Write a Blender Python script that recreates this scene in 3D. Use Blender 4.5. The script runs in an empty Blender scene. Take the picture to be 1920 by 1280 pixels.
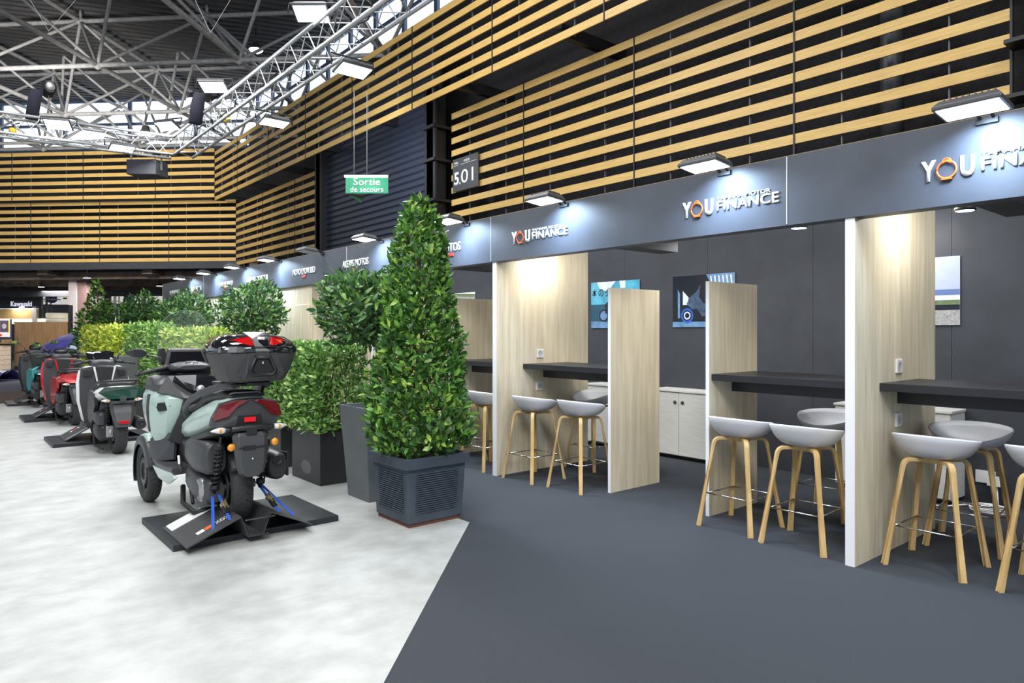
import bpy, bmesh, math, random
import numpy as np
from mathutils import Vector, Matrix

# ------------------------------------------------------------------ scene, camera, light
sc = bpy.context.scene
COL = sc.collection
random.seed(7)
PI = math.pi
YAW = math.radians(39.98)
cam_d = bpy.data.cameras.new('camera'); cam = bpy.data.objects.new('camera', cam_d); COL.objects.link(cam)
cam.location = (0, 0, 1.4); cam.rotation_euler = (PI/2, 0, -YAW)
cam_d.sensor_width = 36; cam_d.lens = 36*1300/1920; cam_d.shift_y = -18/1920; cam_d.clip_end = 200
sc.camera = cam
sc.view_settings.view_transform = 'Standard'; sc.view_settings.look = 'None'
sc.view_settings.gamma = 1; sc.view_settings.use_curve_mapping = False
sc.view_settings.exposure = 0.0
sc.cycles.use_denoising = True
sc.cycles.max_bounces = 7; sc.cycles.diffuse_bounces = 4; sc.cycles.transparent_max_bounces = 12
sc.cycles.sample_clamp_indirect = 6

w = bpy.data.worlds.new('daylight'); sc.world = w; w.use_nodes = True
wn = w.node_tree.nodes; wl = w.node_tree.links
bg = wn['Background']; bg.inputs['Strength'].default_value = 0.75
bg.inputs['Color'].default_value = (0.80, 0.90, 1.0, 1)

def lamp(name, loc, target, sx, sy, power, col=(1, 1, 1), parent=None, spread=180):
    l = bpy.data.lights.new(name, 'AREA'); l.shape = 'RECTANGLE'; l.size = sx; l.size_y = sy
    l.energy = power; l.color = col; l.spread = math.radians(spread)
    o = bpy.data.objects.new(name, l); COL.objects.link(o)
    d = Vector(target)-Vector(loc)
    o.location = loc; o.rotation_euler = d.to_track_quat('-Z', 'Y').to_euler()
    if parent: o.parent = parent
    return o
# added fill lights without fixtures, standing in for a hall lamp array
for k, (x, y) in enumerate([(-3, 1), (-2, 8), (1.5, 3.5), (0.5, 12), (3, -3), (4, 8.5)]):
    lamp('hall_fill_light', (x, y, 8.6), (x, y, 0), 1.6, 1.6, 300, (0.97, 0.98, 1.0))
lamp('hall_fill_light', (0.5, 17.0, 5.6), (4.3, 29, 5.4), 1.5, 1.5, 520, (1, .95, .86), None, 90)  # added fill that brightens the left slat wall
lamp('hall_fill_light', (-2.5, -2.0, 7.5), (5.5, 5, 3.2), 3, 3, 620, (1, .96, .9))  # added fill from behind the camera towards the booths
lamp('hall_fill_light', (1.5, 10.0, 6.6), (8.5, 12, 4.5), 2.5, 2.5, 170, (1, .95, .88))  # added fill aimed at the right slat wall

# ------------------------------------------------------------------ materials
MT = {}
def mat(name, col, rough=0.5, metal=0.0, var=0.0, scale=8.0, stretch=None, bump=0.0, bscale=60, coat=0.0, emit=None, es=1.0, trans=0.0, spec=0.5, col2=None):
    if name in MT: return MT[name]
    m = bpy.data.materials.new(name); m.use_nodes = True
    nt = m.node_tree; N = nt.nodes; L = nt.links; b = N['Principled BSDF']
    b.inputs['Base Color'].default_value = (*col, 1); b.inputs['Roughness'].default_value = rough
    b.inputs['Metallic'].default_value = metal; b.inputs['Coat Weight'].default_value = coat
    b.inputs['Specular IOR Level'].default_value = spec
    b.inputs['Transmission Weight'].default_value = trans
    if emit is not None:
        b.inputs['Emission Color'].default_value = (*emit, 1); b.inputs['Emission Strength'].default_value = es
    tc = N.new('ShaderNodeTexCoord'); mp = N.new('ShaderNodeMapping'); L.new(tc.outputs['Object'], mp.inputs['Vector'])
    if stretch: mp.inputs['Scale'].default_value = stretch
    if var > 0 or col2:
        n = N.new('ShaderNodeTexNoise'); n.inputs['Scale'].default_value = scale; n.inputs['Detail'].default_value = 6
        n.inputs['Roughness'].default_value = 0.6
        L.new(mp.outputs['Vector'], n.inputs['Vector'])
        r = N.new('ShaderNodeValToRGB'); L.new(n.outputs['Fac'], r.inputs['Fac'])
        c2 = col2 or tuple(max(0, c*(1-var)) for c in col); c1 = col if col2 else tuple(min(1, c*(1+var)) for c in col)
        r.color_ramp.elements[0].color = (*c2, 1); r.color_ramp.elements[1].color = (*c1, 1)
        r.color_ramp.elements[0].position = 0.34; r.color_ramp.elements[1].position = 0.66
        L.new(r.outputs['Color'], b.inputs['Base Color'])
    if bump > 0:
        n2 = N.new('ShaderNodeTexNoise'); n2.inputs['Scale'].default_value = bscale; n2.inputs['Detail'].default_value = 3
        L.new(mp.outputs['Vector'], n2.inputs['Vector'])
        bp = N.new('ShaderNodeBump'); bp.inputs['Strength'].default_value = bump; bp.inputs['Distance'].default_value = 0.01
        L.new(n2.outputs['Fac'], bp.inputs['Height']); L.new(bp.outputs['Normal'], b.inputs['Normal'])
    MT[name] = m; return m

def glass(name, col=(1, 1, 1), alpha=0.25, rough=0.05):
    m = bpy.data.materials.new(name); m.use_nodes = True; nt = m.node_tree; N = nt.nodes; L = nt.links
    b = N['Principled BSDF']; b.inputs['Base Color'].default_value = (*col, 1); b.inputs['Roughness'].default_value = rough
    b.inputs['Alpha'].default_value = alpha; MT[name] = m; return m

def leafmat(name, cols, rough=0.38):
    m = bpy.data.materials.new(name); m.use_nodes = True; nt = m.node_tree; N = nt.nodes; L = nt.links
    b = N['Principled BSDF']; b.inputs['Roughness'].default_value = rough; b.inputs['Specular IOR Level'].default_value = 0.55
    g = N.new('ShaderNodeNewGeometry'); r = N.new('ShaderNodeValToRGB'); L.new(g.outputs['Random Per Island'], r.inputs['Fac'])
    r.color_ramp.interpolation = 'LINEAR'
    while len(r.color_ramp.elements) < len(cols): r.color_ramp.elements.new(0.5)
    for i, c in enumerate(cols):
        r.color_ramp.elements[i].position = c[0]; r.color_ramp.elements[i].color = (*c[1], 1)
    L.new(r.outputs['Color'], b.inputs['Base Color'])
    t = N.new('ShaderNodeBsdfTranslucent'); mx = N.new('ShaderNodeMixShader'); mx.inputs[0].default_value = 0.22
    L.new(r.outputs['Color'], t.inputs['Color']); L.new(b.outputs[0], mx.inputs[1]); L.new(t.outputs[0], mx.inputs[2])
    L.new(mx.outputs[0], N['Material Output'].inputs['Surface']); MT[name] = m; return m

vinyl = mat('pale_vinyl', (0.46, 0.475, 0.465), 0.42, col2=(0.34, 0.35, 0.34), scale=4.0, stretch=(1, 1.2, 1), spec=.35)
carpet = mat('charcoal_carpet', (0.056, 0.063, 0.074), 0.95, col2=(0.040, 0.045, 0.053), scale=220, spec=.15, bump=.3, bscale=500)
carpet_far = mat('mauve_carpet', (0.10, 0.11, 0.16), 0.95, var=.1)
carpet_brown = mat('brown_carpet', (0.085, 0.06, 0.045), 0.95, var=.15)
oak = mat('golden_oak', (0.64, 0.43, 0.145), 0.45, col2=(0.50, 0.325, 0.10), scale=5, stretch=(.6, .6, 12))
paneloak = mat('pale_oak_laminate', (0.70, 0.62, 0.46), 0.5, col2=(0.54, 0.47, 0.34), scale=4.5, stretch=(5, 5, .35))
white_edge = mat('white_laminate', (0.80, 0.81, 0.83), 0.45)
charcoal = mat('charcoal_board', (0.042, 0.046, 0.056), 0.6, var=.12, scale=3, spec=.3)
fasciam = mat('blue_grey_board', (0.070, 0.079, 0.098), 0.5, var=.12, scale=2.5, spec=.35)
counterm = mat('black_laminate', (0.022, 0.022, 0.026), 0.42, spec=.4)
black = mat('black_metal', (0.012, 0.012, 0.014), 0.5)
backing = mat('black_insulation', (0.014, 0.014, 0.017), 0.85, var=.35, scale=14, bump=.8, bscale=25)
shutterm = mat('black_shutter', (0.045, 0.055, 0.085), 0.28, metal=.4)
alu = mat('aluminium', (0.42, 0.43, 0.45), 0.42, metal=.6)
steel = mat('painted_steel', (0.33, 0.33, 0.34), 0.5, var=.2)
deckm = mat('dark_deck', (0.034, 0.034, 0.038), 0.6, var=.25, scale=3)
chrome = mat('steel_rod', (0.7, 0.7, 0.7), 0.18, metal=1)
shell = mat('stool_shell', (0.64, 0.655, 0.70), 0.42)
legwood = mat('light_oak_leg', (0.66, 0.47, 0.22), 0.45, col2=(0.52, 0.34, 0.13), scale=10, stretch=(4, 4, .5))
cabw = mat('white_cabinet', (0.66, 0.66, 0.64), 0.5, col2=(0.56, 0.56, 0.53), scale=14, stretch=(.4, .4, 8))
plastic_w = mat('white_plastic', (0.75, 0.75, 0.74), 0.35)
rubber = mat('tyre_rubber', (0.028, 0.028, 0.03), 0.7, bump=.3, bscale=90)
dplast = mat('dark_plastic', (0.018, 0.019, 0.021), 0.42, bump=.05, bscale=300)
gplast = mat('grey_plastic', (0.050, 0.052, 0.057), 0.42)
gloss = mat('gloss_black', (0.006, 0.006, 0.009), 0.08, coat=1)
mint = mat('mint_paint', (0.43, 0.57, 0.52), 0.28, coat=.5)
whitep = mat('white_paint', (0.75, 0.76, 0.76), 0.25, coat=.5)
redp = mat('red_paint', (0.50, 0.012, 0.02), 0.25, coat=.6)
tealp = mat('teal_paint', (0.06, 0.55, 0.56), 0.25, coat=.6)
redlens = mat('red_lens', (0.45, 0.004, 0.006), 0.12, coat=1)
darkred = mat('dark_red_lens', (0.16, 0.006, 0.01), 0.12, coat=1)
orange = mat('amber_lens', (0.85, 0.30, 0.01), 0.2, coat=.6)
clear = mat('clear_lens', (0.75, 0.75, 0.72), 0.1, coat=1)
castal = mat('cast_alloy', (0.42, 0.42, 0.43), 0.4, metal=.7)
seatm = mat('seat_vinyl', (0.035, 0.035, 0.038), 0.55, bump=.1, bscale=200)
bluestrap = mat('blue_webbing', (0.03, 0.12, 0.62), 0.7)
brass = mat('zinc_ratchet', (0.6, 0.5, 0.3), 0.35, metal=.8)
planterm = mat('slate_resin', (0.055, 0.070, 0.092), 0.5, var=.15, scale=6, spec=.35)
planterb = mat('black_resin', (0.028, 0.029, 0.032), 0.45, spec=.35)
planterg = mat('grey_resin', (0.075, 0.08, 0.082), 0.5, var=.12, scale=5)
soil = mat('soil', (0.03, 0.02, 0.014), 0.95, var=.4, scale=30, bump=1, bscale=40)
bark = mat('bark', (0.20, 0.155, 0.11), 0.8, var=.3, scale=30)
twig = mat('twig', (0.16, 0.10, 0.05), 0.8, var=.3, scale=20)
whitelet = mat('white_letter', (0.88, 0.89, 0.92), 0.4)
orangelet = mat('orange_letter', (0.85, 0.14, 0.02), 0.4)
redlet = mat('red_letter', (0.75, 0.035, 0.02), 0.4)
cool = mat('cool_led', (0.9, 0.95, 1), 0.3, emit=(0.80, 0.90, 1.0), es=14)
warmled = mat('warm_led', (1, .95, .85), 0.3, emit=(1, 0.93, 0.78), es=14)
conc = mat('concrete', (0.19, 0.145, 0.115), 0.8, var=.35, scale=2.5)
mauve = mat('mauve_concrete', (0.24, 0.15, 0.15), 0.8, var=.1)
bluecover = mat('navy_cover', (0.030, 0.028, 0.17), 0.7, var=.25, scale=2)
greensign = mat('green_sign', (0.02, 0.30, 0.16), 0.35)
greytx = mat('sign_grey', (0.05, 0.052, 0.055), 0.45)
yellow = mat('yellow_plastic', (0.75, 0.5, 0.02), 0.5)
brownwood = mat('brown_board', (0.30, 0.185, 0.09), 0.5, col2=(0.2, .115, .055), scale=4, stretch=(5, 5, .4))
cream = mat('cream_fabric', (0.72, 0.68, 0.56), 0.7)
clrglass = glass('clear_screen', (.75, .9, .85), 0.06)
leaf_laurel = leafmat('laurel_leaf', [(0, (0.026, 0.085, 0.024)), (.5, (0.075, 0.21, 0.036)), (.82, (0.17, 0.37, 0.055)), (1, (0.40, 0.58, 0.10))])
leaf_dark = leafmat('dark_laurel_leaf', [(0, (0.022, 0.075, 0.030)), (.6, (0.06, 0.165, 0.05)), (.9, (0.15, 0.32, 0.07)), (1, (0.28, 0.46, 0.08))])
leaf_hedge = leafmat('hedge_leaf', [(0, (0.05, 0.15, 0.03)), (.5, (0.15, 0.34, 0.07)), (1, (0.46, 0.66, 0.20))])
leaf_yel = leafmat('yellow_hedge_leaf', [(0, (0.20, 0.34, 0.03)), (.5, (0.58, 0.72, 0.06)), (1, (0.90, 0.90, 0.20))])

# ------------------------------------------------------------------ mesh helpers
class MB:
    def __init__(s): s.v = []; s.f = []; s.m = []; s.sm = []
    def add(s, vs, fs, mi=0, smooth=False):
        o = len(s.v); s.v += [tuple(v) for v in vs]
        for f in fs: s.f.append(tuple(i+o for i in f)); s.m.append(mi); s.sm.append(smooth)
        return s
    def box(s, x0, x1, y0, y1, z0, z1, mi=0):
        v = [(x0,y0,z0),(x1,y0,z0),(x1,y1,z0),(x0,y1,z0),(x0,y0,z1),(x1,y0,z1),(x1,y1,z1),(x0,y1,z1)]
        return s.add(v, [(3,2,1,0),(4,5,6,7),(0,1,5,4),(1,2,6,5),(2,3,7,6),(3,0,4,7)], mi)
    def obox(s, c, u, v, n, a, b, d, mi=0):
        # box centred at c, half sizes a, b, d along axes u, v, n
        c, u, v, n = map(Vector, (c, u, v, n)); P = []
        for k in (-1, 1):
            for (i, j) in ((-1,-1),(1,-1),(1,1),(-1,1)): P.append(c+u*a*i+v*b*j+n*d*k)
        return s.add(P, [(3,2,1,0),(4,5,6,7),(0,1,5,4),(1,2,6,5),(2,3,7,6),(3,0,4,7)], mi)
    def tube(s, pts, r, n=8, mi=0, cap=True, flat=1.0):
        pts = [Vector(p) for p in pts]; rs = r if isinstance(r, (list, tuple)) else [r]*len(pts)
        V = []; up = None
        for i, p in enumerate(pts):
            d = (pts[min(i+1, len(pts)-1)]-pts[max(i-1, 0)])
            d = d.normalized() if d.length > 1e-9 else Vector((0, 0, 1))
            if up is None:
                a = Vector((0, 0, 1)) if abs(d.z) < .9 else Vector((1, 0, 0))
                up = d.cross(a).normalized()
            up = (up-d*up.dot(d)).normalized(); q = d.cross(up)
            for k in range(n):
                t = 2*PI*k/n; V.append(p+up*math.cos(t)*rs[i]+q*math.sin(t)*rs[i]*flat)
        F = [(i*n+k, i*n+(k+1) % n, (i+1)*n+(k+1) % n, (i+1)*n+k) for i in range(len(pts)-1) for k in range(n)]
        if cap: F += [tuple(range(n-1, -1, -1)), tuple((len(pts)-1)*n+k for k in range(n))]
        return s.add(V, F, mi, n > 5)
    def loft(s, rings, mi=0, cap=True, smooth=True, seg_mi=None):
        n = len(rings[0]); V = [p for r in rings for p in r]; o = len(s.v)
        s.v += [tuple(v) for v in V]
        for i in range(len(rings)-1):
            for k in range(n):
                s.f.append((o+i*n+k, o+i*n+(k+1) % n, o+(i+1)*n+(k+1) % n, o+(i+1)*n+k))
                s.m.append(seg_mi(i, k) if seg_mi else mi); s.sm.append(smooth)
        if cap:
            s.f.append(tuple(o+k for k in range(n-1, -1, -1))); s.f.append(tuple(o+(len(rings)-1)*n+k for k in range(n)))
            s.m += [mi, mi]; s.sm += [False, False]
        return s
    def prism(s, poly, axis, a, b, mi=0):
        # poly of 2D points extruded along axis from a to b; the other two axes keep their xyz order
        def P(p, q):
            l = list(p); l.insert(axis, q); return tuple(l)
        n = len(poly); V = [P(p, a) for p in poly]+[P(p, b) for p in poly]
        return s.add(V, [tuple(range(n)), tuple(range(2*n-1, n-1, -1))]+[(i, i+n, (i+1) % n+n, (i+1) % n) for i in range(n)], mi)
    def lathe(s, prof, c=(0, 0, 0), axis='z', n=24, mi=0):
        V = []
        for k in range(n):
            t = 2*PI*k/n
            for (r, z) in prof:
                a, b = r*math.cos(t), r*math.sin(t)
                V.append({'z': (c[0]+a, c[1]+b, c[2]+z), 'x': (c[0]+z, c[1]+a, c[2]+b), 'y': (c[0]+a, c[1]+z, c[2]+b)}[axis])
        m = len(prof)
        F = [(k*m+i, ((k+1) % n)*m+i, ((k+1) % n)*m+i+1, k*m+i+1) for k in range(n) for i in range(m-1)]
        return s.add(V, F, mi, True)
    def build(s, name, mats, parent=None, bevel=0, sub=0, fix=True):
        me = bpy.data.meshes.new(name); me.from_pydata(s.v, [], s.f)
        if not isinstance(mats, (list, tuple)): mats = [mats]
        for m in mats: me.materials.append(m)
        me.polygons.foreach_set('material_index', s.m); me.polygons.foreach_set('use_smooth', s.sm)
        if fix:
            bm = bmesh.new(); bm.from_mesh(me); bmesh.ops.recalc_face_normals(bm, faces=bm.faces); bm.to_mesh(me); bm.free()
        me.update()
        o = bpy.data.objects.new(name, me); COL.objects.link(o)
        if parent: o.parent = parent
        if bevel:
            b = o.modifiers.new('bevel', 'BEVEL'); b.width = bevel; b.segments = 2; b.limit_method = 'ANGLE'; b.angle_limit = .6
        if sub:
            u = o.modifiers.new('sub', 'SUBSURF'); u.levels = sub; u.render_levels = sub
            me.polygons.foreach_set('use_smooth', [True]*len(me.polygons))
        return o

def tag(o, label=None, cat=None, group=None, kind=None):
    if label: o['label'] = label
    if cat: o['category'] = cat
    if group: o['group'] = group
    if kind: o['kind'] = kind
    return o
def thing(name, label, cat, loc=(0, 0, 0), rz=0, group=None, kind=None):
    o = bpy.data.objects.new(name, None); COL.objects.link(o); o.location = loc; o.rotation_euler = (0, 0, rz)
    o.empty_display_size = .1
    return tag(o, label, cat, group, kind)
def bx(name, m, x0, x1, y0, y1, z0, z1, parent=None, bevel=0):
    return MB().box(x0, x1, y0, y1, z0, z1).build(name, m, parent, bevel)
def dup(root, loc, rz, label=None, group=None):
    r = root.copy(); COL.objects.link(r); r.location = loc; r.rotation_euler = (0, 0, rz)
    if label: r['label'] = label
    if group: r['group'] = group
    def kids(a, b):
        for ch in list(a.children):
            c = ch.copy(); COL.objects.link(c); c.parent = b; kids(ch, c)
    kids(root, r)
    return r
def text(body, name, m, parent, org, u, v, W, H, ext=.012, bold=0.0, anchor='l'):
    """lettering fitted to a W x H box whose lower left corner is org, u to the right, v up"""
    cu = bpy.data.curves.new('t', 'FONT'); cu.body = body; cu.size = 1; cu.offset = bold; cu.resolution_u = 3; cu.space_character = 1.0+bold*4
    t = bpy.data.objects.new('t', cu); COL.objects.link(t)
    dg = bpy.context.evaluated_depsgraph_get(); me = bpy.data.meshes.new_from_object(t.evaluated_get(dg))
    bpy.data.objects.remove(t)
    bm = bmesh.new(); bm.from_mesh(me)
    if ext:
        bmesh.ops.remove_doubles(bm, verts=bm.verts, dist=1e-5)
        r = bmesh.ops.extrude_face_region(bm, geom=bm.faces[:])
        for g in r['geom']:
            if isinstance(g, bmesh.types.BMVert): g.co.z += 1
    xs = [q.co.x for q in bm.verts]; ys = [q.co.y for q in bm.verts]
    x0, x1, y0, y1 = min(xs), max(xs), min(ys), max(ys)
    u = Vector(u).normalized(); v = Vector(v).normalized(); n = u.cross(v); org = Vector(org)
    for q in bm.verts:
        a = (q.co.x-x0)/(x1-x0)*W; b = (q.co.y-y0)/(y1-y0)*H; c = q.co.z*ext
        q.co = org+u*a+v*b+n*(c+.001)
    bmesh.ops.recalc_face_normals(bm, faces=bm.faces); bm.to_mesh(me); bm.free()
    me.materials.clear(); me.materials.append(m); me.name = name
    o = bpy.data.objects.new(name, me); COL.objects.link(o)
    if parent: o.parent = parent
    return o

# ------------------------------------------------------------------ floors
fl = thing('floor', None, None, kind='structure')
MB().add([(-14,-8,0),(16,-8,0),(16,60,0),(-14,60,0)], [(0,1,2,3)]).build('floor_carpet', carpet, fl, fix=False)
mb = MB()
P = [(3.03,4.10),(3.03,19.0),(1.95,17.9),(1.03,16.7),(-1.9,12.9),(-14,12.9),(-14,-11),(-11,-10)]
mb.add([(x, y, .003) for x, y in P]+[(x, y, 0.0) for x, y in P], [tuple(range(8))]+[(i, (i+1) % 8, (i+1) % 8+8, i+8) for i in range(8)])
mb.build('floor_vinyl', vinyl, fl)
MB().add([(-14,12.8,.0015),(1.2,16.2,.0015),(3.0,19.6,.0015),(3.0,21.5,.0015),(-14,20,.0015)], [(0,1,2,3,4)]).build('floor_brown_strip', carpet_brown, fl, fix=False)
MB().add([(-14,19,.0025),(1.25,20.0,.0025),(4.2,20.8,.0025),(8.5,25,.0025),(3,31,.0025),(-14,31,.0025)], [(0,1,2,3,4,5)]).build('floor_mauve', carpet_far, fl, fix=False)

# ------------------------------------------------------------------ hall walls: slatted cladding in two tiers
S2 = 1/math.sqrt(2)
def slat_panel(parent, p0, p1, z0, nsl, pitch=.262, h=.125, n=(-1, 0, 0), skip=None):
    """one panel of horizontal oak slats with its dark uprights, p0 to p1 in plan"""
    mb = MB(); p0 = Vector((*p0, 0)); p1 = Vector((*p1, 0)); d = (p1-p0); L = d.length; d.normalize(); n = Vector(n)
    for k in range(nsl):
        if skip and k in skip: continue
        zc = z0+h/2+k*pitch
        mb.obox(p0+d*L/2+Vector((0, 0, zc)), d, (0, 0, 1), n, L/2-.008, h/2, .012, 0)
    ztop = z0+(nsl-1)*pitch+h
    k = max(1, round(L/1.1))
    for i in range(k):
        mb.obox(p0+d*L*(i+.5)/k-n*.05+Vector((0, 0, (z0+ztop)/2)), d, (0, 0, 1), n, .007, (ztop-z0)/2, .015, 1)
    mb.obox(p0+Vector((0, 0, (z0+ztop)/2)), d, (0, 0, 1), n, .012, (ztop-z0)/2, .022, 2)
    return mb.build('slat_panel', [oak, mat('dark_upright', (.09, .09, .10), .5), black], parent, fix=False)
PIT = 2.65
wr = thing('wall_right', None, None, kind='structure')
ys = [25.19]+[22.84-PIT*k for k in range(12)]
for a, b in zip(ys, ys[1:]):
    slat_panel(wr, (7.6, b), (7.6, a), 5.98, 7)
ys = [25.71, 23.07, 20.4, 18.6]
for a, b in zip(ys, ys[1:]):
    slat_panel(wr, (8.5, b), (8.5, a), 3.55, 10, n=(-1, 0, 0))
ys = [12.134, 9.78, 7.129, 4.489, 2.157]
for i, (a, b) in enumerate(zip(ys, ys[1:])):
    slat_panel(wr, (8.5, b), (8.5, a), 3.55, 10)
bx('slat_wall_backing', backing, 9.3, 9.4, -8, 28, 0, 9.1, wr)
for y in range(-1, 27, 3): bx('dark_beam', black, 7.75, 9.3, y, y+.12, 6.15, 6.35, wr)
bx('end_upright', backing, 8.45, 9.3, -8, 1.95, 0, 6.0, wr)
for k in range(7): bx('bracket', black, 8.2, 8.5, 1.7, 2.15, 3.72+k*.55, 3.76+k*.55, wr)
# door frame of the big hall door
for y in (12.40, 17.95):
    bx('door_post', black, 8.12, 8.45, y-.12, y+.12, 0, 6.6, wr)
    bx('door_post', black, 8.12, 8.18, y-.2, y+.2, 0, 6.6, wr)
for z in (3.3, 4.15, 5.0, 5.7): bx('door_bracket', black, 8.05, 8.5, 12.15, 12.6, z, z+.06, wr)
# drain pipe seen behind the slats
MB().tube([(8.85, 3.45, 3), (8.85, 3.45, 6)], .13, 14).build('wall_pipe', greytx, wr)
# roller shutter
dr = thing('door_1', 'large black roller shutter in the slatted hall wall', None, kind='structure')
mb = MB(); z = 2.0
while z < 7.6:
    mb.prism([(8.33, z), (8.30, z+.03), (8.30, z+.12), (8.33, z+.15)], 1, 12.45, 17.95); z += .155
mb.build('shutter_curtain', shutterm, dr)
bx('shutter_backing', black, 8.33, 8.38, 12.3, 18.1, 0, 7.6, dr)
# left wall at 45 degrees
wlft = thing('wall_left', None, None, kind='structure')
n45 = Vector((-S2, -S2, 0)); d45 = Vector((-S2, S2, 0))
c_up = Vector((7.6, 25.19, 0)); c_lo = Vector((8.5, 25.71, 0))
e = [0, 2.18, 4.87, 7.58, 10.3, 13.0, 15.7]
for a, b in zip(e, e[1:]):
    p, q = c_up+d45*a, c_up+d45*b
    slat_panel(wlft, (p.x, p.y), (q.x, q.y), 6.10, 7, n=n45)
e = [0, 2.56, 5.24, 7.96, 10.65, 13.3, 16]
for a, b in zip(e, e[1:]):
    p, q = c_lo+d45*a, c_lo+d45*b
    slat_panel(wlft, (p.x, p.y), (q.x, q.y), 3.98, 9, n=n45)
mb = MB(); mb.obox(c_lo+d45*8-n45*.9+Vector((0, 0, 5.7)), d45, (0, 0, 1), n45, 9, 2.0, .03); mb.build('slat_wall_backing', backing, wlft)
mb = MB(); mb.obox(c_lo+d45*8-n45*.1+Vector((0, 0, 3.84)), d45, (0, 0, 1), n45, 8.2, .13, .15); mb.build('black_edge_beam', charcoal, wlft)
mb = MB(); mb.obox(c_up+d45*8-n45*2.25+Vector((0, 0, 7.2)), d45, (0, 0, 1), n45, 9.3, 1.15, .03); mb.build('upper_backing', backing, wlft)

# windows band above the cladding
def window_band(name, p0, p1, z0, z1, nrm, nb, parent=None):
    """steel framed glazing: mullions, rail and panes"""
    t = thing(name, None, None, kind='structure')
    p0 = Vector((*p0, 0)); p1 = Vector((*p1, 0)); d = p1-p0; L = d.length; d.normalize(); n = Vector(nrm)
    mb = MB()
    for i in range(nb+1): mb.obox(p0+d*L*i/nb+Vector((0, 0, (z0+z1)/2)), d, (0, 0, 1), n, .07, (z1-z0)/2, .09)
    for z in (z0, z0+(z1-z0)*.52, z1): mb.obox(p0+d*L/2+Vector((0, 0, z)), d, (0, 0, 1), n, L/2, .05, .08)
    mb.build('window_frame', mat('blue_grey_steel', (0.10, 0.14, 0.22), .5), t, fix=False)
    mb = MB(); mb.obox(p0+d*L/2+Vector((0, 0, (z0+z1)/2)), d, (0, 0, 1), n, L/2, (z1-z0)/2, .005)
    mb.build('window_pane', skyglass, t, fix=False)
skyglass = mat('daylit_frosted_glazing', (0.8, 0.88, 0.95), 0.4, emit=(0.70, 0.84, 1.0), es=1.35)
A = c_up-n45*2.3; B = A+d45*18
window_band('window_1', (A.x+.5, A.y-.5), (B.x, B.y), 8.45, 10.35, n45, 7)
window_band('window_2', (9.5, -4), (9.5, 26.2), 9.1, 10.3, (-1, 0, 0), 20)

# ------------------------------------------------------------------ ceiling: corrugated deck and space frame
ce = thing('ceiling', None, None, kind='structure')
mb = MB(); az = math.radians(112); cd = Vector((math.sin(az), math.cos(az), 0)); cp = Vector((cd.y, -cd.x, 0))
V = []; F = []; c0 = Vector((2, 17, 10.4)); k = 0
for i in range(-75, 76):
    for (o, dz) in ((0, 0), (.11, 0), (.15, .07), (.26, .07)):
        a = c0+cp*(i*.3+o)+Vector((0, 0, dz)); V += [a-cd*26, a+cd*26]; k += 1
for i in range(k-1): F.append((2*i, 2*i+1, 2*i+3, 2*i+2))
mb.add(V, F).build('corrugated_deck', deckm, ce, fix=False)
def E(e1, e2, z): return Vector(((e2-e1)*S2, (e2+e1)*S2, z))
SP, SQ = 3.7, 3.65
def inside(p): return p.x < 9.2 and p.y < 34
bot = {}; top = {}
for i in range(-4, 5):
    for j in range(-3, 3):
        p = E(11.9+SP*i, 16.45+SQ*j, 8.1)
        if inside(p): bot[i, j] = p
        q = E(10.05+SP*(i+0), 18.3+SQ*j, 10.1)
        if inside(q): top[i, j] = q
sf = MB(); sf2 = MB(); sf3 = MB(); nd = MB()
for dct, r, S_ in ((bot, .062, sf), (top, .062, sf2)):
    for (i, j), p in dct.items():
        for di, dj in ((1, 0), (0, 1)):
            if (i+di, j+dj) in dct: S_.tube([p, dct[i+di, j+dj]], r, 8, cap=False)
for (i, j), p in bot.items():
    nd.lathe([(0, -.12), (.11, -.06), (.11, .06), (0, .12)], p, 'z', 8)
    for a, b in ((0, 0), (1, 0), (0, -1), (1, -1)):
        if (i+a, j+b) in top: sf3.tube([p, top[i+a, j+b]], .042, 7, cap=False)
for p in top.values(): nd.lathe([(0, -.13), (.12, -.06), (.12, .06), (0, .13)], p, 'z', 8)
# lower secondary lattice that ties the frame to the walls
sf4 = MB()
for (i, j), p in bot.items():
    if (i, j) in top: sf4.tube([top[i, j], top[i, j]+Vector((0, 0, .35))], .04, 6)
for e1 in (6.4, 10.0, 13.8, 17.5):
    a = E(e1, 22.3, 7.9); 
    for de in (-1.85, 1.85):
        sf4.tube([a, E(e1+de, 20.1, 9.9)], .04, 6, cap=False); sf4.tube([a, E(e1+de, 24.0, 10.1)], .04, 6, cap=False)
sf4.tube([E(3, 22.3, 7.9), E(20, 22.3, 7.9)], .055, 6, cap=False)
sf.build('bottom_chords', steel, ce, fix=False); sf2.build('top_chords', steel, ce, fix=False)
sf3.build('diagonal_struts', steel, ce, fix=False); nd.build('frame_nodes', steel, ce); sf4.build('bracing', steel, ce, fix=False)

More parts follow.
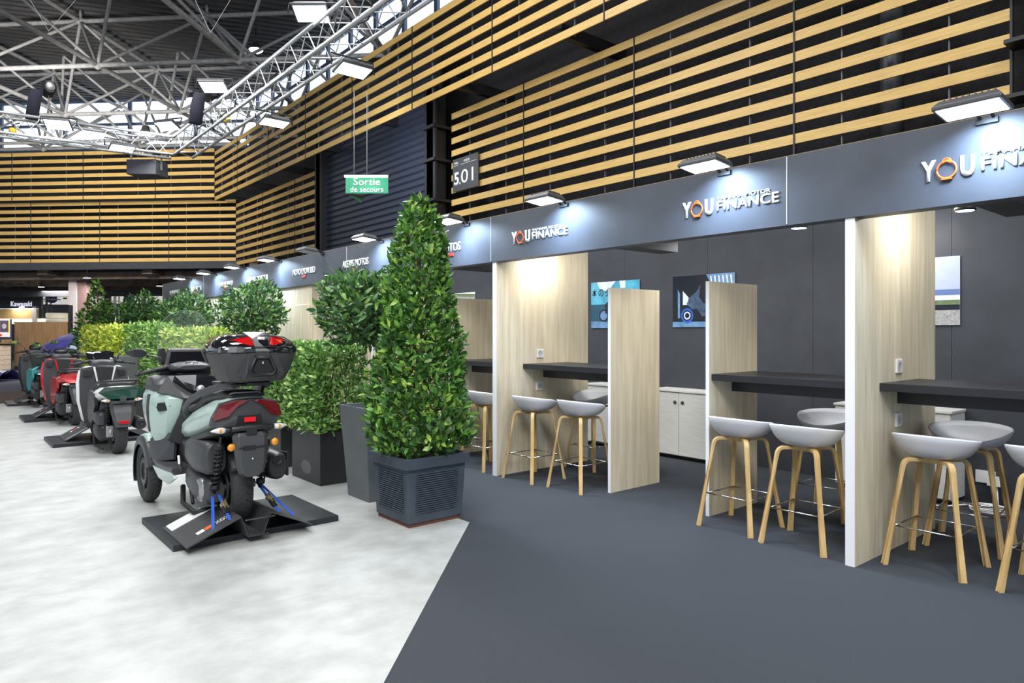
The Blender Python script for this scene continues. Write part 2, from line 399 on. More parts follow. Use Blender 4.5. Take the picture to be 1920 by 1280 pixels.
# undercroft ceiling beyond the left opening
mb = MB(); uc = c_lo+d45*8
mb.obox(uc-n45*13+Vector((0, 0, 4.02)), d45, (0, 0, 1), n45, 18, .05, 12.5)
for q in (1.6, 5.0, 9, 13, 18): mb.obox(uc-n45*q+Vector((0, 0, 3.72)), d45, (0, 0, 1), n45, 18, .26, .22)
for q in range(-3, 5): mb.obox(uc-n45*13+d45*(q*4.2)+Vector((0, 0, 3.78)), d45, (0, 0, 1), n45, .2, .2, 12.4)
mb.build('undercroft_slab', conc, ce)
mb = MB(); mb.obox(uc-n45*8+Vector((0, 0, 3.35)), d45, (0, 0, 1), n45, 18, .06, .06); mb.build('undercroft_pipe', mauve, ce)
wb = thing('wall_back', None, None, kind='structure')
mb = MB(); mb.obox(uc-n45*27+Vector((0, 0, 2)), d45, (0, 0, 1), n45, 24, 3, .1); mb.build('far_wall', backing, wb)
mb = MB(); mb.obox(uc-n45*6+Vector((0, 0, 3.18)), d45, (0, 0, 1), n45, 18, .14, .1); mb.build('dark_header', charcoal, wb)
for k, (x, y) in enumerate([(4.435,29.785),(7.87,26.95),(7.65,33.06),(3.77,37.1),(6.33,39.5),(3.54,43.9)]):
    t = thing('ceiling_downlight', 'small round downlight under the low concrete ceiling at the far left', 'ceiling light', (x, y, 3.43), 0, 'downlights under the low far ceiling')
    MB().lathe([(0, .04), (.13, .04), (.15, 0), (.13, -.03), (.0, -.03)], (0, 0, 0)).build('housing', black, t)
    MB().lathe([(0, -.035), (.12, -.035)], (0, 0, 0)).build('lens', warmled, t, fix=False)
    MB().tube([(0, 0, .04), (0, 0, .32)], .012, 6).build('stem', black, t)
for p, q in (((5.2, 31.5), 110), ((3, 27), 110), ((4.5, 38), 160), ((7.5, 41), 160)):
    lamp('undercroft_light', (p[0], p[1], 3.3), (p[0], p[1], 0), 1.2, 1.2, q, (1, .93, .85))

# ------------------------------------------------------------------ booths
XF = 4.21
TALL = [(1.85, 'nearest the right edge of the photo, with stools on both sides'), (5.26, 'just right of the tall cone shrub')]
for i, (y, lab) in enumerate(TALL):
    t = thing('partition_wall', 'tall pale oak partition '+lab, 'partition', (0, 0, 0), 0, 'tall oak partitions between the booths')
    bx('oak_panel', paneloak, XF+.006, 5.49, y, y+.056, 0, 2.3, t)
    tag(bx('edge_strip', white_edge, XF, XF+.006, y, y+.056, 0, 2.08, t), 'white edge')
t = thing('partition_wall', 'storage room front of pale oak boards below the sign band, behind the ball shrubs', 'partition')
for k, (a, b) in enumerate(((9.56, 10.7), (10.72, 12.0), (12.02, 13.3), (13.32, 14.6), (14.62, 15.4))):
    bx('oak_panel', paneloak, 4.23, 4.28, a, b, 0, 2.09, t, .002)
bx('door_leaf', paneloak, 4.215, 4.235, 9.62, 10.5, .02, 1.80, t, .003)
bx('side_panel', paneloak, 4.28, 6.6, 9.56, 9.6, 0, 2.09, t)
SM = [(3.07, 'low pale oak screen at the left end of the counter in the middle booth'),
      (4.065, 'low pale oak screen standing free in front of the white cabinets'),
      (6.49, 'low pale oak screen behind the tall cone shrub'), (8.3, 'low pale oak screen behind the ball shrub with the twisted stem'),
      (0.62, 'low pale oak screen out past the right edge')]
for y, lab in SM[:4]:
    t = thing('screen_panel', lab, 'screen', (0, 0, 0), 0, 'low oak screens in the booths')
    bx('oak_panel', paneloak, 4.53, 5.2, y, y+.03, 0, 1.785, t)
    tag(bx('edge_strip', white_edge, 4.525, 4.53, y, y+.03, 0, 1.785, t), 'white edge')
# back wall of the stand
bw = thing('wall_stand', None, None, kind='structure')
for k in range(16):
    y = -1.5+k*1.2
    bx('charcoal_panel', charcoal, 6.6, 6.64, y, y+1.197, 0, 2.5, bw)
bx('side_wall', charcoal, 4.22, 6.62, 17.7, 17.75, 0, 2.5, bw)
# sign band
fa = thing('sign_fascia', 'long blue grey sign band over the booths with white raised lettering', 'fascia')
sy = [-1.0, 2.27, 5.33, 8.4, 11.5, 14.64, 17.85]
for a, b in zip(sy, sy[1:]):
    bx('fascia_board', fasciam, 4.20, 4.32, a+.002, b-.002, 2.082, 2.522, fa)
bx('top_cap', mat('brown_cap', (.25, .18, .10), .5), 4.202, 4.32, -1, 17.85, 2.5225, 2.526, fa)
tag(bx('end_cap', white_edge, 4.20, 4.32, 17.852, 17.87, 0.0, 2.522, fa), 'white end post')
bx('seam_strip', white_edge, 4.197, 4.20, 2.268, 2.272, 2.09, 2.52, fa)
for y in (5.33, 8.4, 14.64): bx('seam_strip', white_edge, 4.198, 4.20, y-.002, y+.002, 2.09, 2.52, fa)
for y in (3.775, 1.19, 6.24): MB().prism([(4.32, 2.09), (4.96, 2.09), (4.96, 2.19), (4.32, 2.19)], 1, y-.095, y+.095).build('cross_beam', charcoal, fa)
U, Vv = (0, -1, 0), (0, 0, 1)
def finance(y0):
    t = thing('finance_sign', None, None); t.parent = fa; t.name = 'booth_lettering'
    text('Y', 'letters', whitelet, t, (4.2, y0, 2.222), U, Vv, .072, .113, .010, .03)
    tag(text('U', 'letters', whitelet, t, (4.2, y0-.190, 2.222), U, Vv, .066, .113, .010, .035), None)
    mb = MB(); cx, cz = y0-.127, 2.272
    mb.tube([(4.185, cx+.047*math.cos(a), cz+.046*math.sin(a)) for a in [PI*2*k/24 for k in range(25)]], .0052, 6)
    mb.tube([(4.185, cx+.020*math.cos(a), cz+.042+.019*math.sin(a)) for a in [PI*k/10 for k in range(11)]], .0045, 6)
    mb.tube([(4.185, cx-.004+.012*math.cos(a), cz+.042+.010*math.sin(a)) for a in [PI*k/8 for k in range(9)]], .004, 6)
    mb.tube([(4.185, cx+.024, cz+.034), (4.185, cx, cz+.046), (4.185, cx-.024, cz+.034)], .005, 6)
    mb.box(4.18, 4.2, cx-.025, cx+.025, cz-.053, cz-.044)
    tag(mb.build('emblem', orangelet, t), 'orange ring emblem')
    text('FINANCE', 'letters', whitelet, t, (4.2, y0-.285, 2.238), U, Vv, .46, .070, .008, .016)
    text('YAMAHA MOTOR', 'letters', whitelet, t, (4.2, y0-.282, 2.312), U, Vv, .405, .025, .006, .008)
for y0 in (1.482, 3.068, 5.003): finance(y0)
def dealer(body, y0, y1, z0=2.243, h=.092, rl=.12):
    t = thing('booth_lettering', None, None); t.parent = fa
    text(body, 'letters', whitelet, t, (4.2, y0, z0), U, Vv, y0-y1, h, .008, .006)
    c = (y0+y1)/2
    mb = MB(); mb.box(4.19, 4.2, c-rl/2, c+rl/2, z0-.05, z0-.018); mb.box(4.19, 4.2, c-rl/2+.02, c+rl/2-.05, z0-.02, z0-.012)
    tag(mb.build('small_red_mark', redlet, t, .006), 'small red mark')
dealer('MOTOS', 6.205, 5.83); dealer('ALEXIS MOTOS', 8.507, 7.80); dealer('MOTO LYON SUD', 10.15, 9.37)
dealer('LAURENT MOTOS38', 12.158, 11.18); dealer('TEAM NENAND', 13.697, 12.87); dealer('PROFIL MOTOS', 15.53, 14.77)
dealer('NEXAMOTOS', 17.2, 16.42)

# floodlights on the band
def flood_mesh(parent, s=1.0):
    mb = MB()
    mb.loft([[(x*s, y*s, z*s) for x, y, z in r] for r in (
        [(-.10,-.15,0),(.10,-.15,0),(.10,.15,0),(-.10,.15,0)],
        [(-.10,-.15,.02),(.10,-.15,.02),(.10,.15,.02),(-.10,.15,.02)],
        [(-.075,-.125,.05),(.085,-.125,.05),(.085,.125,.05),(-.075,.125,.05)])], smooth=False)
    for k in range(9):
        y = -.11+k*.0275; mb.box(-.06*s, .07*s, (y-.004)*s, (y+.004)*s, .05*s, .066*s)
    mb.build('housing', gplast, parent, .004)
def fascia_lamp(y, lab, on=1.0, x=3.96):
    t = thing('floodlight', lab, 'floodlight', (x, y, 2.50), 0, 'floodlights along the sign band')
    t.rotation_euler = (0, .10, 0)
    flood_mesh(t)
    MB().add([(-.085,-.135,-.002),(.085,-.135,-.002),(.085,.135,-.002),(-.085,.135,-.002)], [(3,2,1,0)]).build('lens', cool if on else clear, t, fix=False)
    MB().tube([(.08, -.03, .03), (.16, -.03, .045), (.25, -.03, .02)], .009, 6).tube([(.08, .03, .03), (.16, .03, .045), (.25, .03, .02)], .009, 6).box(.22, .30, -.05, .05, .0, .03).build('bracket', black, t)
    if on: lamp('floodlight_beam', (.04, -.02, -.014), (.22, -.06, -.4), .12, .2, 16*on, (.55, .74, 1), t, 150)
    return t
for y, lab, on in ((15.49, 'floodlight over the sign band above the farthest booth', 1), (13.83, 'floodlight on the sign band second from its far end', 1),
                   (12.22, 'floodlight on the sign band third from its far end', 1), (10.63, 'lit floodlight on the sign band above the storage room front', 1),
                   (9.11, 'unlit floodlight on the sign band with a shadow beside it', 0), (7.47, 'lit floodlight on the sign band above the ball shrub with the twisted stem', 1),
                   (5.72, 'lit floodlight on the sign band half hidden by the cone shrub', 1), (4.30, 'lit floodlight above the far finance lettering', 1),
                   (2.72, 'lit floodlight above the middle finance lettering', 1), (1.17, 'large lit floodlight at the right edge above the finance lettering', 1)):
    fascia_lamp(y, lab, on)
# lamps inside the booths
for x, y, lab in ((4.75, 4.0, 'small lamp under the beam left of the middle booth'), (4.66, 2.43, 'small bright lamp just under the sign band in the middle booth'),
                  (4.75, 1.44, 'small lamp under the beam in the right booth'), (4.75, 6.5, 'small lamp under the beam behind the cone shrub')):
    t = thing('booth_lamp', lab, 'lamp', (x, y, 2.13), 0, 'small lamps inside the booths')
    MB().lathe([(0, .02), (.05, .02), (.06, 0), (.05, -.006)], (0, 0, 0)).build('housing', gplast, t)
    MB().lathe([(0, -.005), (.05, -.005)], (0, 0, 0)).build('lens', cool, t, fix=False)
    MB().tube([(0, 0, .02), (-.05, 0, .05), (-.33, 0, .05)], .01, 6).build('arm', black, t)
lamp('booth_lamp_beam', (4.7, 5.02, 2.2), (5.0, 5.24, 1.2), .12, .12, 9, (1, .98, .92))
lamp('booth_lamp_beam', (4.75, 1.55, 2.2), (4.95, 1.84, 1.4), .12, .12, 7, (1, .98, .92))
lamp('booth_lamp_beam', (6.2, 2.3, 2.28), (6.6, 2.35, 1.9), .1, .1, 5, (1, .98, .95))
lamp('booth_lamp_beam', (5.2, 3.5, 2.2), (5.3, 3.6, 0), .15, .15, 10, (1, .98, .95))
lamp('booth_lamp_beam', (5.2, 7.5, 2.2), (5.3, 7.6, 0), .15, .15, 14, (1, .98, .95))

# counters
for y0, y1, lab in ((1.906, 3.07, 'black counter across the middle booth between screen and tall partition'), (.64, 1.85, 'black counter at the right edge of the photo'),
                    (4.095, 5.26, 'black counter left of the low screen in front of the cabinets'), (5.316, 6.49, 'black counter behind the cone shrub')):
    t = thing('bar_counter', lab, 'counter', (0, 0, 0), 0, 'black bar counters in the booths')
    bx('worktop', counterm, 4.555, 5.18, y0, y1, 1.03, 1.08, t, .002)
    bx('apron', counterm, 4.83, 4.86, y0, y1, .935, 1.03, t)

# cabinets
def cabinet(y0, y1, doors, lab, xf=6.27):
    t = thing('storage_cabinet', lab, 'cabinet', (0, 0, 0), 0, 'white cabinets along the dark back wall')
    bx('body', cabw, xf+.02, 6.595, y0, y1, .04, .74, t); bx('top', cabw, xf-.01, 6.595, y0-.01, y1+.01, .74, .76, t, .002)
    bx('plinth', black, xf+.05, 6.59, y0+.02, y1-.02, 0, .04, t)
    w_ = (y1-y0)/doors
    for i in range(doors):
        d = bx('door', cabw, xf, xf+.018, y0+i*w_+.003, y0+(i+1)*w_-.003, .05, .735, t, .002)
        yk = y0+(i+1)*w_-.05 if i % 2 == 0 else y0+i*w_+.05
        MB().lathe([(0, -.012), (.016, -.012), (.02, 0), (.02, .001)], (xf-.001, yk, .63), 'x', 12).build('knob', greytx, d)
cabinet(4.24, 5.04, 2, 'white two door cabinet seen between the two low screens')
cabinet(5.27, 6.07, 2, 'white cabinet behind the left booth stools')
cabinet(2.0, 2.93, 2, 'white cabinet behind the tall partition, its ends showing on both sides')

# posters
def poster(y1, y0, z0, z1, lab): # y1 > y0
    t = thing('wall_poster', lab, 'poster', (6.59, 0, 0), 0, 'photo posters on the dark back wall'); return t, (y1, y0, z0, z1)
pblue = mat('print_night_blue', (0.02, 0.10, 0.17), .3, col2=(.005, .02, .04), scale=4)
pcy = mat('print_cyan', (0.10, 0.45, 0.62), .3, col2=(.04, .24, .38), scale=4)
psky = mat('print_pale_sky', (0.36, 0.41, 0.64), .3, var=.05)
pmist = mat('print_mist', (0.62, 0.70, 0.85), .3, var=.1)
pgrav = mat('print_gravel', (0.42, 0.42, 0.42), .6, col2=(.18, .18, .18), scale=90)
pdk = mat('print_dark', (0.010, 0.014, 0.022), .25)
pst = mat('print_steel_blue', (0.12, 0.24, 0.42), .3, var=.3, scale=10)
phill = mat('print_hill_blue', (0.11, 0.16, 0.34), .3)
pgreen = mat('print_green', (0.12, 0.17, 0.08), .4, var=.3, scale=20)
def flat(parent, name, m, pts, dx):
    n = len(pts); return MB().add([(-dx, y, z) for y, z in pts], [tuple(range(n))]).build(name, m, parent, fix=False)
def disc(mb, y, z, r, dx, n=20, mi=0, ri=0):
    if ri: mb.add([(-dx, y+rr*math.cos(2*PI*k/n), z+rr*math.sin(2*PI*k/n)) for rr in (r, ri) for k in range(n)], [(k, (k+1) % n, (k+1) % n+n, k+n) for k in range(n)], mi)
    else: mb.add([(-dx, y+r*math.cos(2*PI*k/n), z+r*math.sin(2*PI*k/n)) for k in range(n)], [tuple(range(n))], mi)
# poster with motorcycle in a neon-blue underpass
t, (a, b, c, d) = poster(6.25, 5.45, 1.448, 2.037, 'blue poster of a motorcycle under Japanese lettering')
MB().box(-.004, 0, b, a, c, d).build('backing_sheet', white_edge, t)
flat(t, 'picture', pcy, [(a, 1.75), (b, 1.75), (b, d), (a, d)], .005)
flat(t, 'picture_ground', pblue, [(a, c), (b, c), (b, 1.75), (a, 1.75)], .005)
flat(t, 'picture_light', pmist, [(a-.1, d), (a-.42, d), (a-.3, d-.12), (a-.16, d-.1)], .0055)
flat(t, 'picture_light', pmist, [(b+.32, d), (b+.22, d), (b+.22, d-.09), (b+.30, d-.09)], .0055)
flat(t, 'picture_street', pst, [(a, c), (b, c), (b, c+.06), (a, c+.09)], .0056)
for k, ch in enumerate('本のダ'):
    text(ch, 'picture_lettering', pdk, t, (-.006, a-.015-k*.115, 1.85), U, Vv, .085, .10, 0, 0.01)
mb = MB(); disc(mb, a-.22, c+.16, .078, .007, mi=0, ri=.06); disc(mb, a-.22, c+.16, .06, .0065, mi=1); disc(mb, a-.62, c+.16, .078, .007, mi=0, ri=.055)
mb.add([(-.0075, y, z) for y, z in ((a-.24, c+.3), (a-.33, c+.36), (a-.55, c+.30), (a-.66, c+.33), (a-.6, c+.2), (a-.4, c+.12), (a-.3, c+.2), (a-.25, c+.18))], [tuple(range(8))], 2)
mb.build('picture_motorcycle', [pdk, pst, pdk], t, fix=False)
# poster of a blue scooter in front of a tower
t, (a, b, c, d) = poster(4.955, 4.15, 1.455, 2.037, 'dark blue poster of a scooter in front of glass towers')
MB().box(-.004, 0, b, a, c, d).build('backing_sheet', white_edge, t)
flat(t, 'picture', pdk, [(a, c), (b, c), (b, d), (a, d)], .005)
flat(t, 'picture_towers', pst, [(a-.45, d), (b, d), (b, d-.25), (a-.6, d-.25)], .0055)
flat(t, 'picture_street', pst, [(a, c), (b, c), (b, c+.06), (a, c+.06)], .0055)
for k in range(6): flat(t, 'picture_window', pmist, [(a-.50-k*.05, d-.02), (a-.52-k*.05, d-.02), (a-.54-k*.05, d-.2), (a-.53-k*.05, d-.2)], .006)
flat(t, 'picture_column', pst, [(a-.07, c+.1), (a-.10, c+.1), (a-.10, d-.2), (a-.07, d-.15)], .006)
flat(t, 'picture_column', pmist, [(a-.14, c+.25), (a-.2, c+.25), (a-.22, d-.25), (a-.14, d-.17)], .006)
mb = MB(); disc(mb, a-.2, c+.13, .085, .0075, mi=0, ri=.06); disc(mb, a-.2, c+.13, .045, .0075, mi=1, ri=.03)
mb.add([(-.007, y, z) for y, z in ((a-.19, c+.26), (a-.24, c+.34), (a-.33, c+.40), (a-.36, c+.46), (a-.38, c+.46), (a-.36, c+.34), (a-.42, c+.26), (a-.6, c+.26), (a-.7, c+.3), (a-.72, c+.14), (a-.4, c+.12), (a-.33, c+.2), (a-.27, c+.2))], [tuple(range(13))], 2)
mb.build('picture_scooter', [mat('print_wheel_blue', (.03, .10, .45), .3), pmist, mat('print_scooter', (.05, .08, .14), .25, var=.5, scale=15)], t, fix=False)
# coastal poster
t, (a, b, c, d) = poster(2.85, 2.033, 1.458, 2.037, 'pale sea view poster right of the tall partition')
MB().box(-.004, 0, b, a, c, d).build('backing_sheet', white_edge, t)
for nm, m, z0, z1 in (('picture_sky', psky, 1.76, d), ('picture_hills', phill, 1.71, 1.76), ('picture_road', pmist, 1.67, 1.71), ('picture_grass', pgreen, 1.63, 1.67), ('picture_wall', pdk, 1.585, 1.63), ('picture_gravel', pgrav, c, 1.585)):
    flat(t, nm, m, [(a, z0), (b, z0), (b, z1), (a, z1)], .005)
# race track poster behind the cone shrub
t, (a, b, c, d) = poster(9.4, 8.766, 1.45, 2.03, 'grey and green track poster behind the cone shrub')
MB().box(-.004, 0, b, a, c, d).build('backing_sheet', white_edge, t)
flat(t, 'picture_track', pgrav, [(a, c), (b, c), (b, d-.08), (a, d-.04)], .005); flat(t, 'picture_grass', pgreen, [(a, d-.04), (b, d-.08), (b, d-.03), (a, d)], .0055)

# sockets
for x, y, z, lab in ((4.843, 1.85, 1.177, 'white wall socket above the right counter'), (4.835, 1.85, .829, 'white wall socket below the right counter'),
                     (4.781, 5.26, 1.181, 'white wall socket above the left counter'), (4.774, 5.26, .849, 'white wall socket below the left counter')):
    t = thing('wall_socket', lab, 'socket', (x, y, z), 0, 'white sockets on the tall oak partitions')
    MB().box(-.045, .045, -.012, 0, -.045, .045).build('plate', plastic_w, t, .003)
    MB().lathe([(.03, -.014), (.026, -.0125), (0, -.0125)], (0, 0, 0), 'y', 20).build('socket_well', mat('socket_shade', (.45, .45, .44), .4), t)
t = thing('wall_socket', 'white socket low on the dark back wall with a white cable', 'socket', (6.598, 1.85, .22))
MB().box(-.02, 0, -.07, .07, -.05, .05).build('plate', plastic_w, t, .003)
mb = MB(); pts = [(6.5, 1.75, .2), (6.42, 1.72, .05), (6.35, 1.7, .02)]
for k in range(30): pts.append((6.25+.10*math.cos(k*.7), 1.72+.13*math.sin(k*.7)+.02*math.sin(k), .02+.0012*k))
pts += [(6.2, 2.0, .015), (6.1, 2.15, .012), (5.95, 2.1, .012)]
mb.tube(pts, .007, 6); mb.box(6.44, 6.56, 1.71, 1.80, .18, .24)
tag(mb.build('power_cable', plastic_w), 'coiled white cable lying on the carpet below the low socket', 'cable')

# ------------------------------------------------------------------ stools
def rounded_leg(sx, sy):
    """bent plywood leg: horizontal under the seat, a tight bend, then splaying to the floor"""
    top = Vector((sx*.03, sy*.03, .634)); kn = Vector((sx*.128, sy*.128, .634)); ft = Vector((sx*.208, sy*.208, .0))
    pts = [top]
    for k in range(9):
        a = k/8; p = (1-a)**2*(kn-Vector((sx*.028, sy*.028, 0)))+2*a*(1-a)*kn+a*a*(kn+(ft-kn)*.075); pts.append(p)
    pts.append(ft)
    side = Vector((-sy, sx, 0)).normalized()
    rings = []
    for i, p in enumerate(pts):
        t_ = (pts[min(i+1, len(pts)-1)]-pts[max(0, i-1)]).normalized(); nn = side.cross(t_).normalized()
        if i == len(pts)-1: nn = Vector((sx, sy, 0)).normalized()
        hw, ht = (.0165, .011)
        rings.append([p+side*hw+nn*ht, p-side*hw+nn*ht, p-side*hw-nn*ht, p+side*hw-nn*ht])
    return MB().loft(rings, smooth=False)
def make_stool():
    t = thing('bar_stool', 'bar stool', 'stool')
    # seat shell: back rim high at -x, front lip low at +x, ends curled up
    mb = MB(); NR, NA = 9, 40
    def surf(u, a, off):
        # u 0..1 radius, a angle; +x front
        ca, sa = math.cos(a), math.sin(a)
        rx = .195+.012*ca; ry = .235
        x = rx*ca*u; y = ry*sa*u
        rim = .110+.030*max(0, -ca)**1.2-.066*max(0, ca)**1.5+.006*abs(sa)**2
        z = .652+rim*(u**4.8)-off*(1-.0*u)
        return (x, y, z)
    rt = [[surf((k/NR)**.5, 2*PI*i/NA, -.004) for i in range(NA)] for k in range(1, NR+1)]
    rb = [[(p[0]*1.012, p[1]*1.012, p[2]-.010) for p in r] for r in rt]
    V = [(0, 0, .656)]+[p for r in rt for p in r]; F = [(0, 1+i, 1+(i+1) % NA) for i in range(NA)]
    for k in range(NR-1): F += [(1+k*NA+i, 1+(k+1)*NA+i, 1+(k+1)*NA+(i+1) % NA, 1+k*NA+(i+1) % NA) for i in range(NA)]
    o = len(V); V += [(0, 0, .646)]+[p for r in rb for p in r]
    F += [(o, o+1+(i+1) % NA, o+1+i) for i in range(NA)]
    for k in range(NR-1): F += [(o+1+k*NA+i, o+1+k*NA+(i+1) % NA, o+1+(k+1)*NA+(i+1) % NA, o+1+(k+1)*NA+i) for i in range(NA)]
    a0 = 1+(NR-1)*NA; b0 = o+1+(NR-1)*NA
    F += [(a0+i, b0+i, b0+(i+1) % NA, a0+(i+1) % NA) for i in range(NA)]
    mb.add(V, F, 0, True); mb.build('seat', shell, t)
    for sx in (-1, 1):
        for sy in (-1, 1): rounded_leg(sx, sy).build('leg', legwood, t, .003)
    MB().box(-.06, .06, -.06, .06, .618, .648).build('seat_mount', legwood, t, .003)
    q = .165; z = .235
    pts = [(-q, -q, z), (q, -q, z), (q, q, z), (-q, q, z)]
    mb = MB()
    for i in range(4): mb.tube([pts[i], pts[(i+1) % 4]], .0055, 8)
    mb.build('footrest', chrome, t)
    return t
st0 = make_stool()
stools = [((4.475, 2.775), 0.0, 'stool nearest the low screen in the middle booth, seat seen from behind'),
          ((4.445, 2.27), 0.04, 'middle booth stool close against the tall partition, seat seen from behind'),
          ((5.30, 2.52), PI, 'middle booth stool behind the counter, partly hidden by the tall partition'),
          ((4.62, 1.555), 0.0, 'large front stool just right of the tall partition, back towards the camera'),
          ((5.24, 1.56), PI+.1, 'stool behind the right counter showing the inside of its seat'),
          ((4.62, .965), 0.0, 'stool cut off by the right edge of the photo'),
          ((4.425, 4.955), 0.0, 'left booth stool beside the white edged tall partition'),
          ((4.48, 4.385), 0.0, 'left booth stool just left of the free standing low screen'),
          ((5.27, 4.97), PI, 'left booth stool behind the counter, showing the inside of its seat'),
          ((4.42, 5.67), 0.0, 'stool left of the tall partition, right of the cone shrub'),
          ((4.44, 6.18), 0.0, 'stool almost hidden behind the cone shrub')]
for i, ((x, y), r, lab) in enumerate(stools):
    s_ = st0 if i == 0 else dup(st0, (0, 0, 0), 0)
    s_.location = (x, y, 0); s_.rotation_euler = (0, 0, r)
    s_['label'] = 'grey shell '+lab; s_['group'] = 'bar stools at the booth counters'

# ------------------------------------------------------------------ plants
def leaves(name, parent, m, P, Nn, L, Wd, seed=1, up=.35, jit=.75):
    rg = np.random.RandomState(seed); n = len(P); P = np.array(P, float); Nn = np.array(Nn, float)
    def nz(a): return a/np.maximum(1e-6, np.linalg.norm(a, axis=1))[:, None]
    d = nz(nz(Nn)*.55+np.array([0, 0, up])+rg.normal(0, jit*.55, (n, 3)))
    fn = nz(nz(Nn)*.8+np.array([0, 0, .45])+rg.normal(0, .45, (n, 3)))
    s = nz(np.cross(d, fn)); fn = nz(np.cross(s, d))
    l = (L*rg.uniform(.65, 1.2, n))[:, None]; w_ = (Wd*rg.uniform(.75, 1.2, n))[:, None]/2
    cv = rg.uniform(.05, .22, n)[:, None]*l
    b = P; t = P+d*l-fn*cv
    c1 = P+d*l*.34+fn*cv*.1; c2 = P+d*l*.70-fn*cv*.35
    V = np.stack([b, c1-s*w_*.9+fn*w_*.25, c1, c1+s*w_*.9+fn*w_*.25, c2-s*w_*.78+fn*w_*.2, c2, c2+s*w_*.78+fn*w_*.2, t], 1).reshape(-1, 3)
    base = np.array([[0,1,2,2],[0,2,3,3],[1,4,5,2],[2,5,6,3],[4,7,5,5],[5,7,6,6]])
    F = []
    for i in range(n):
        o = i*8
        F += [(o,o+1,o+2),(o,o+2,o+3),(o+1,o+4,o+5,o+2),(o+2,o+5,o+6,o+3),(o+4,o+7,o+5),(o+5,o+7,o+6)]
    me = bpy.data.meshes.new(name); me.from_pydata(V.tolist(), [], F); me.materials.append(m)
    me.polygons.foreach_set('use_smooth', [True]*len(me.polygons)); me.update()
    o = bpy.data.objects.new(name, me); COL.objects.link(o); o.parent = parent; return o

def twigs(parent, rg, c, n, R, z0, z1, rad=lambda z: .3, name='branches'):
    mb = MB()
    for i in range(n):
        z = rg.uniform(z0, z1); a = rg.uniform(0, 2*PI); r = rad(z)*rg.uniform(.6, .95)
        p = Vector((c[0], c[1], max(z0, z-.22))); q = Vector((c[0]+r*math.cos(a), c[1]+r*math.sin(a), z+.03))
        m_ = (p+q)/2+Vector((rg.uniform(-.03, .03), rg.uniform(-.03, .03), -.03))
        mb.tube([p, m_, q], [.006, .004, .002], 4, cap=False)
    return mb.build(name, twig, parent, fix=False)

def cone_shrub(x, y, prof, pot, nleaf, L, lab, seed, m=leaf_laurel):
    t = thing('potted_cone_shrub', lab, 'potted plant', (x, y, 0))
    pot(t)
    rg = np.random.RandomState(seed); zs = [p[0] for p in prof]; rs = [p[1] for p in prof]
    cum = np.cumsum([0]+[(rs[i]+rs[i+1])/2*(zs[i+1]-zs[i]) for i in range(len(zs)-1)])
    P = []; Nn = []
    for i in range(nleaf):
        u = rg.uniform(0, cum[-1]); z = np.interp(u, cum, zs); r = np.interp(z, zs, rs)
        a = rg.uniform(0, 2*PI); lump = 1+.10*math.sin(a*3+z*7)+.07*math.sin(a*5-z*11)
        rr = r*lump*(rg.uniform(.80, 1.0) if i % 4 else rg.uniform(.35, .85))
        P.append((rr*math.cos(a), rr*math.sin(a), z)); Nn.append((math.cos(a), math.sin(a), .35))
    leaves('foliage', t, m, P, Nn, L, L*.46, seed)
    twigs(t, rg, (0, 0), 90, 0, zs[0]-.05, zs[-1]-.1, lambda z: np.interp(z, zs, rs))
    MB().tube([(0, 0, zs[0]-.15), (.01, 0, (zs[0]+zs[-1])/2), (0, 0, zs[-1]-.05)], [.022, .015, .004], 8).build('trunk', bark, t)
    return t
def ribbed_pot(t):
    w0, w1, h = .232, .262, .50
    mb = MB()
    def ring(w_, z): return [(-w_, -w_, z), (w_, -w_, z), (w_, w_, z), (-w_, w_, z)]
    mb.loft([ring(w0, .03), ring(w1-.012, h-.08), ring(w1+.012, h-.078), ring(w1+.015, h), ring(w1-.015, h), ring(w1-.03, h-.07)], smooth=False)
    for (ax, sg) in ((0, -1), (1, -1), (0, 1), (1, 1)):
        for k in range(19):
            z = .10+k*.0155; ww = w0+(w1-w0)*(z/h)*.75+.006
            if ax == 1: mb.box(-.18, .18, sg*ww-.004, sg*ww+.004, z, z+.008)
            else: mb.box(sg*ww-.004, sg*ww+.004, -.18, .18, z, z+.008)
    mb.build('planter', planterm, t, .006)
    MB().box(-w0+.01, w0-.01, -w0+.01, w0-.01, 0, .03).build('wooden_base', mat('red_brown_base', (.12, .045, .03), .8), t)
    MB().box(-.23, .23, -.23, .23, h-.09, h-.06).build('soil', soil, t)
cone_shrub(2.83, 4.47, [(.48, .24), (.56, .34), (.78, .375), (1.0, .345), (1.25, .31), (1.5, .26), (1.75, .22), (1.98, .195), (2.16, .16), (2.28, .11), (2.40, .03)],
           ribbed_pot, 6600, .072, 'tall cone shaped laurel in a ribbed slate blue planter, nearest plant', 3)
def taper_pot(t, h=.78, w0=.185, w1=.24, m=planterg):
    def ring(w_, z): return [(-w_, -w_, z), (w_, -w_, z), (w_, w_, z), (-w_, w_, z)]
    MB().loft([ring(w0, 0), ring(w1, h), ring(w1-.02, h), ring(w1-.03, h-.08)], smooth=False).build('planter', m, t, .006)
    MB().box(-w1+.02, w1-.02, -w1+.02, w1-.02, h-.1, h-.06).build('soil', soil, t)
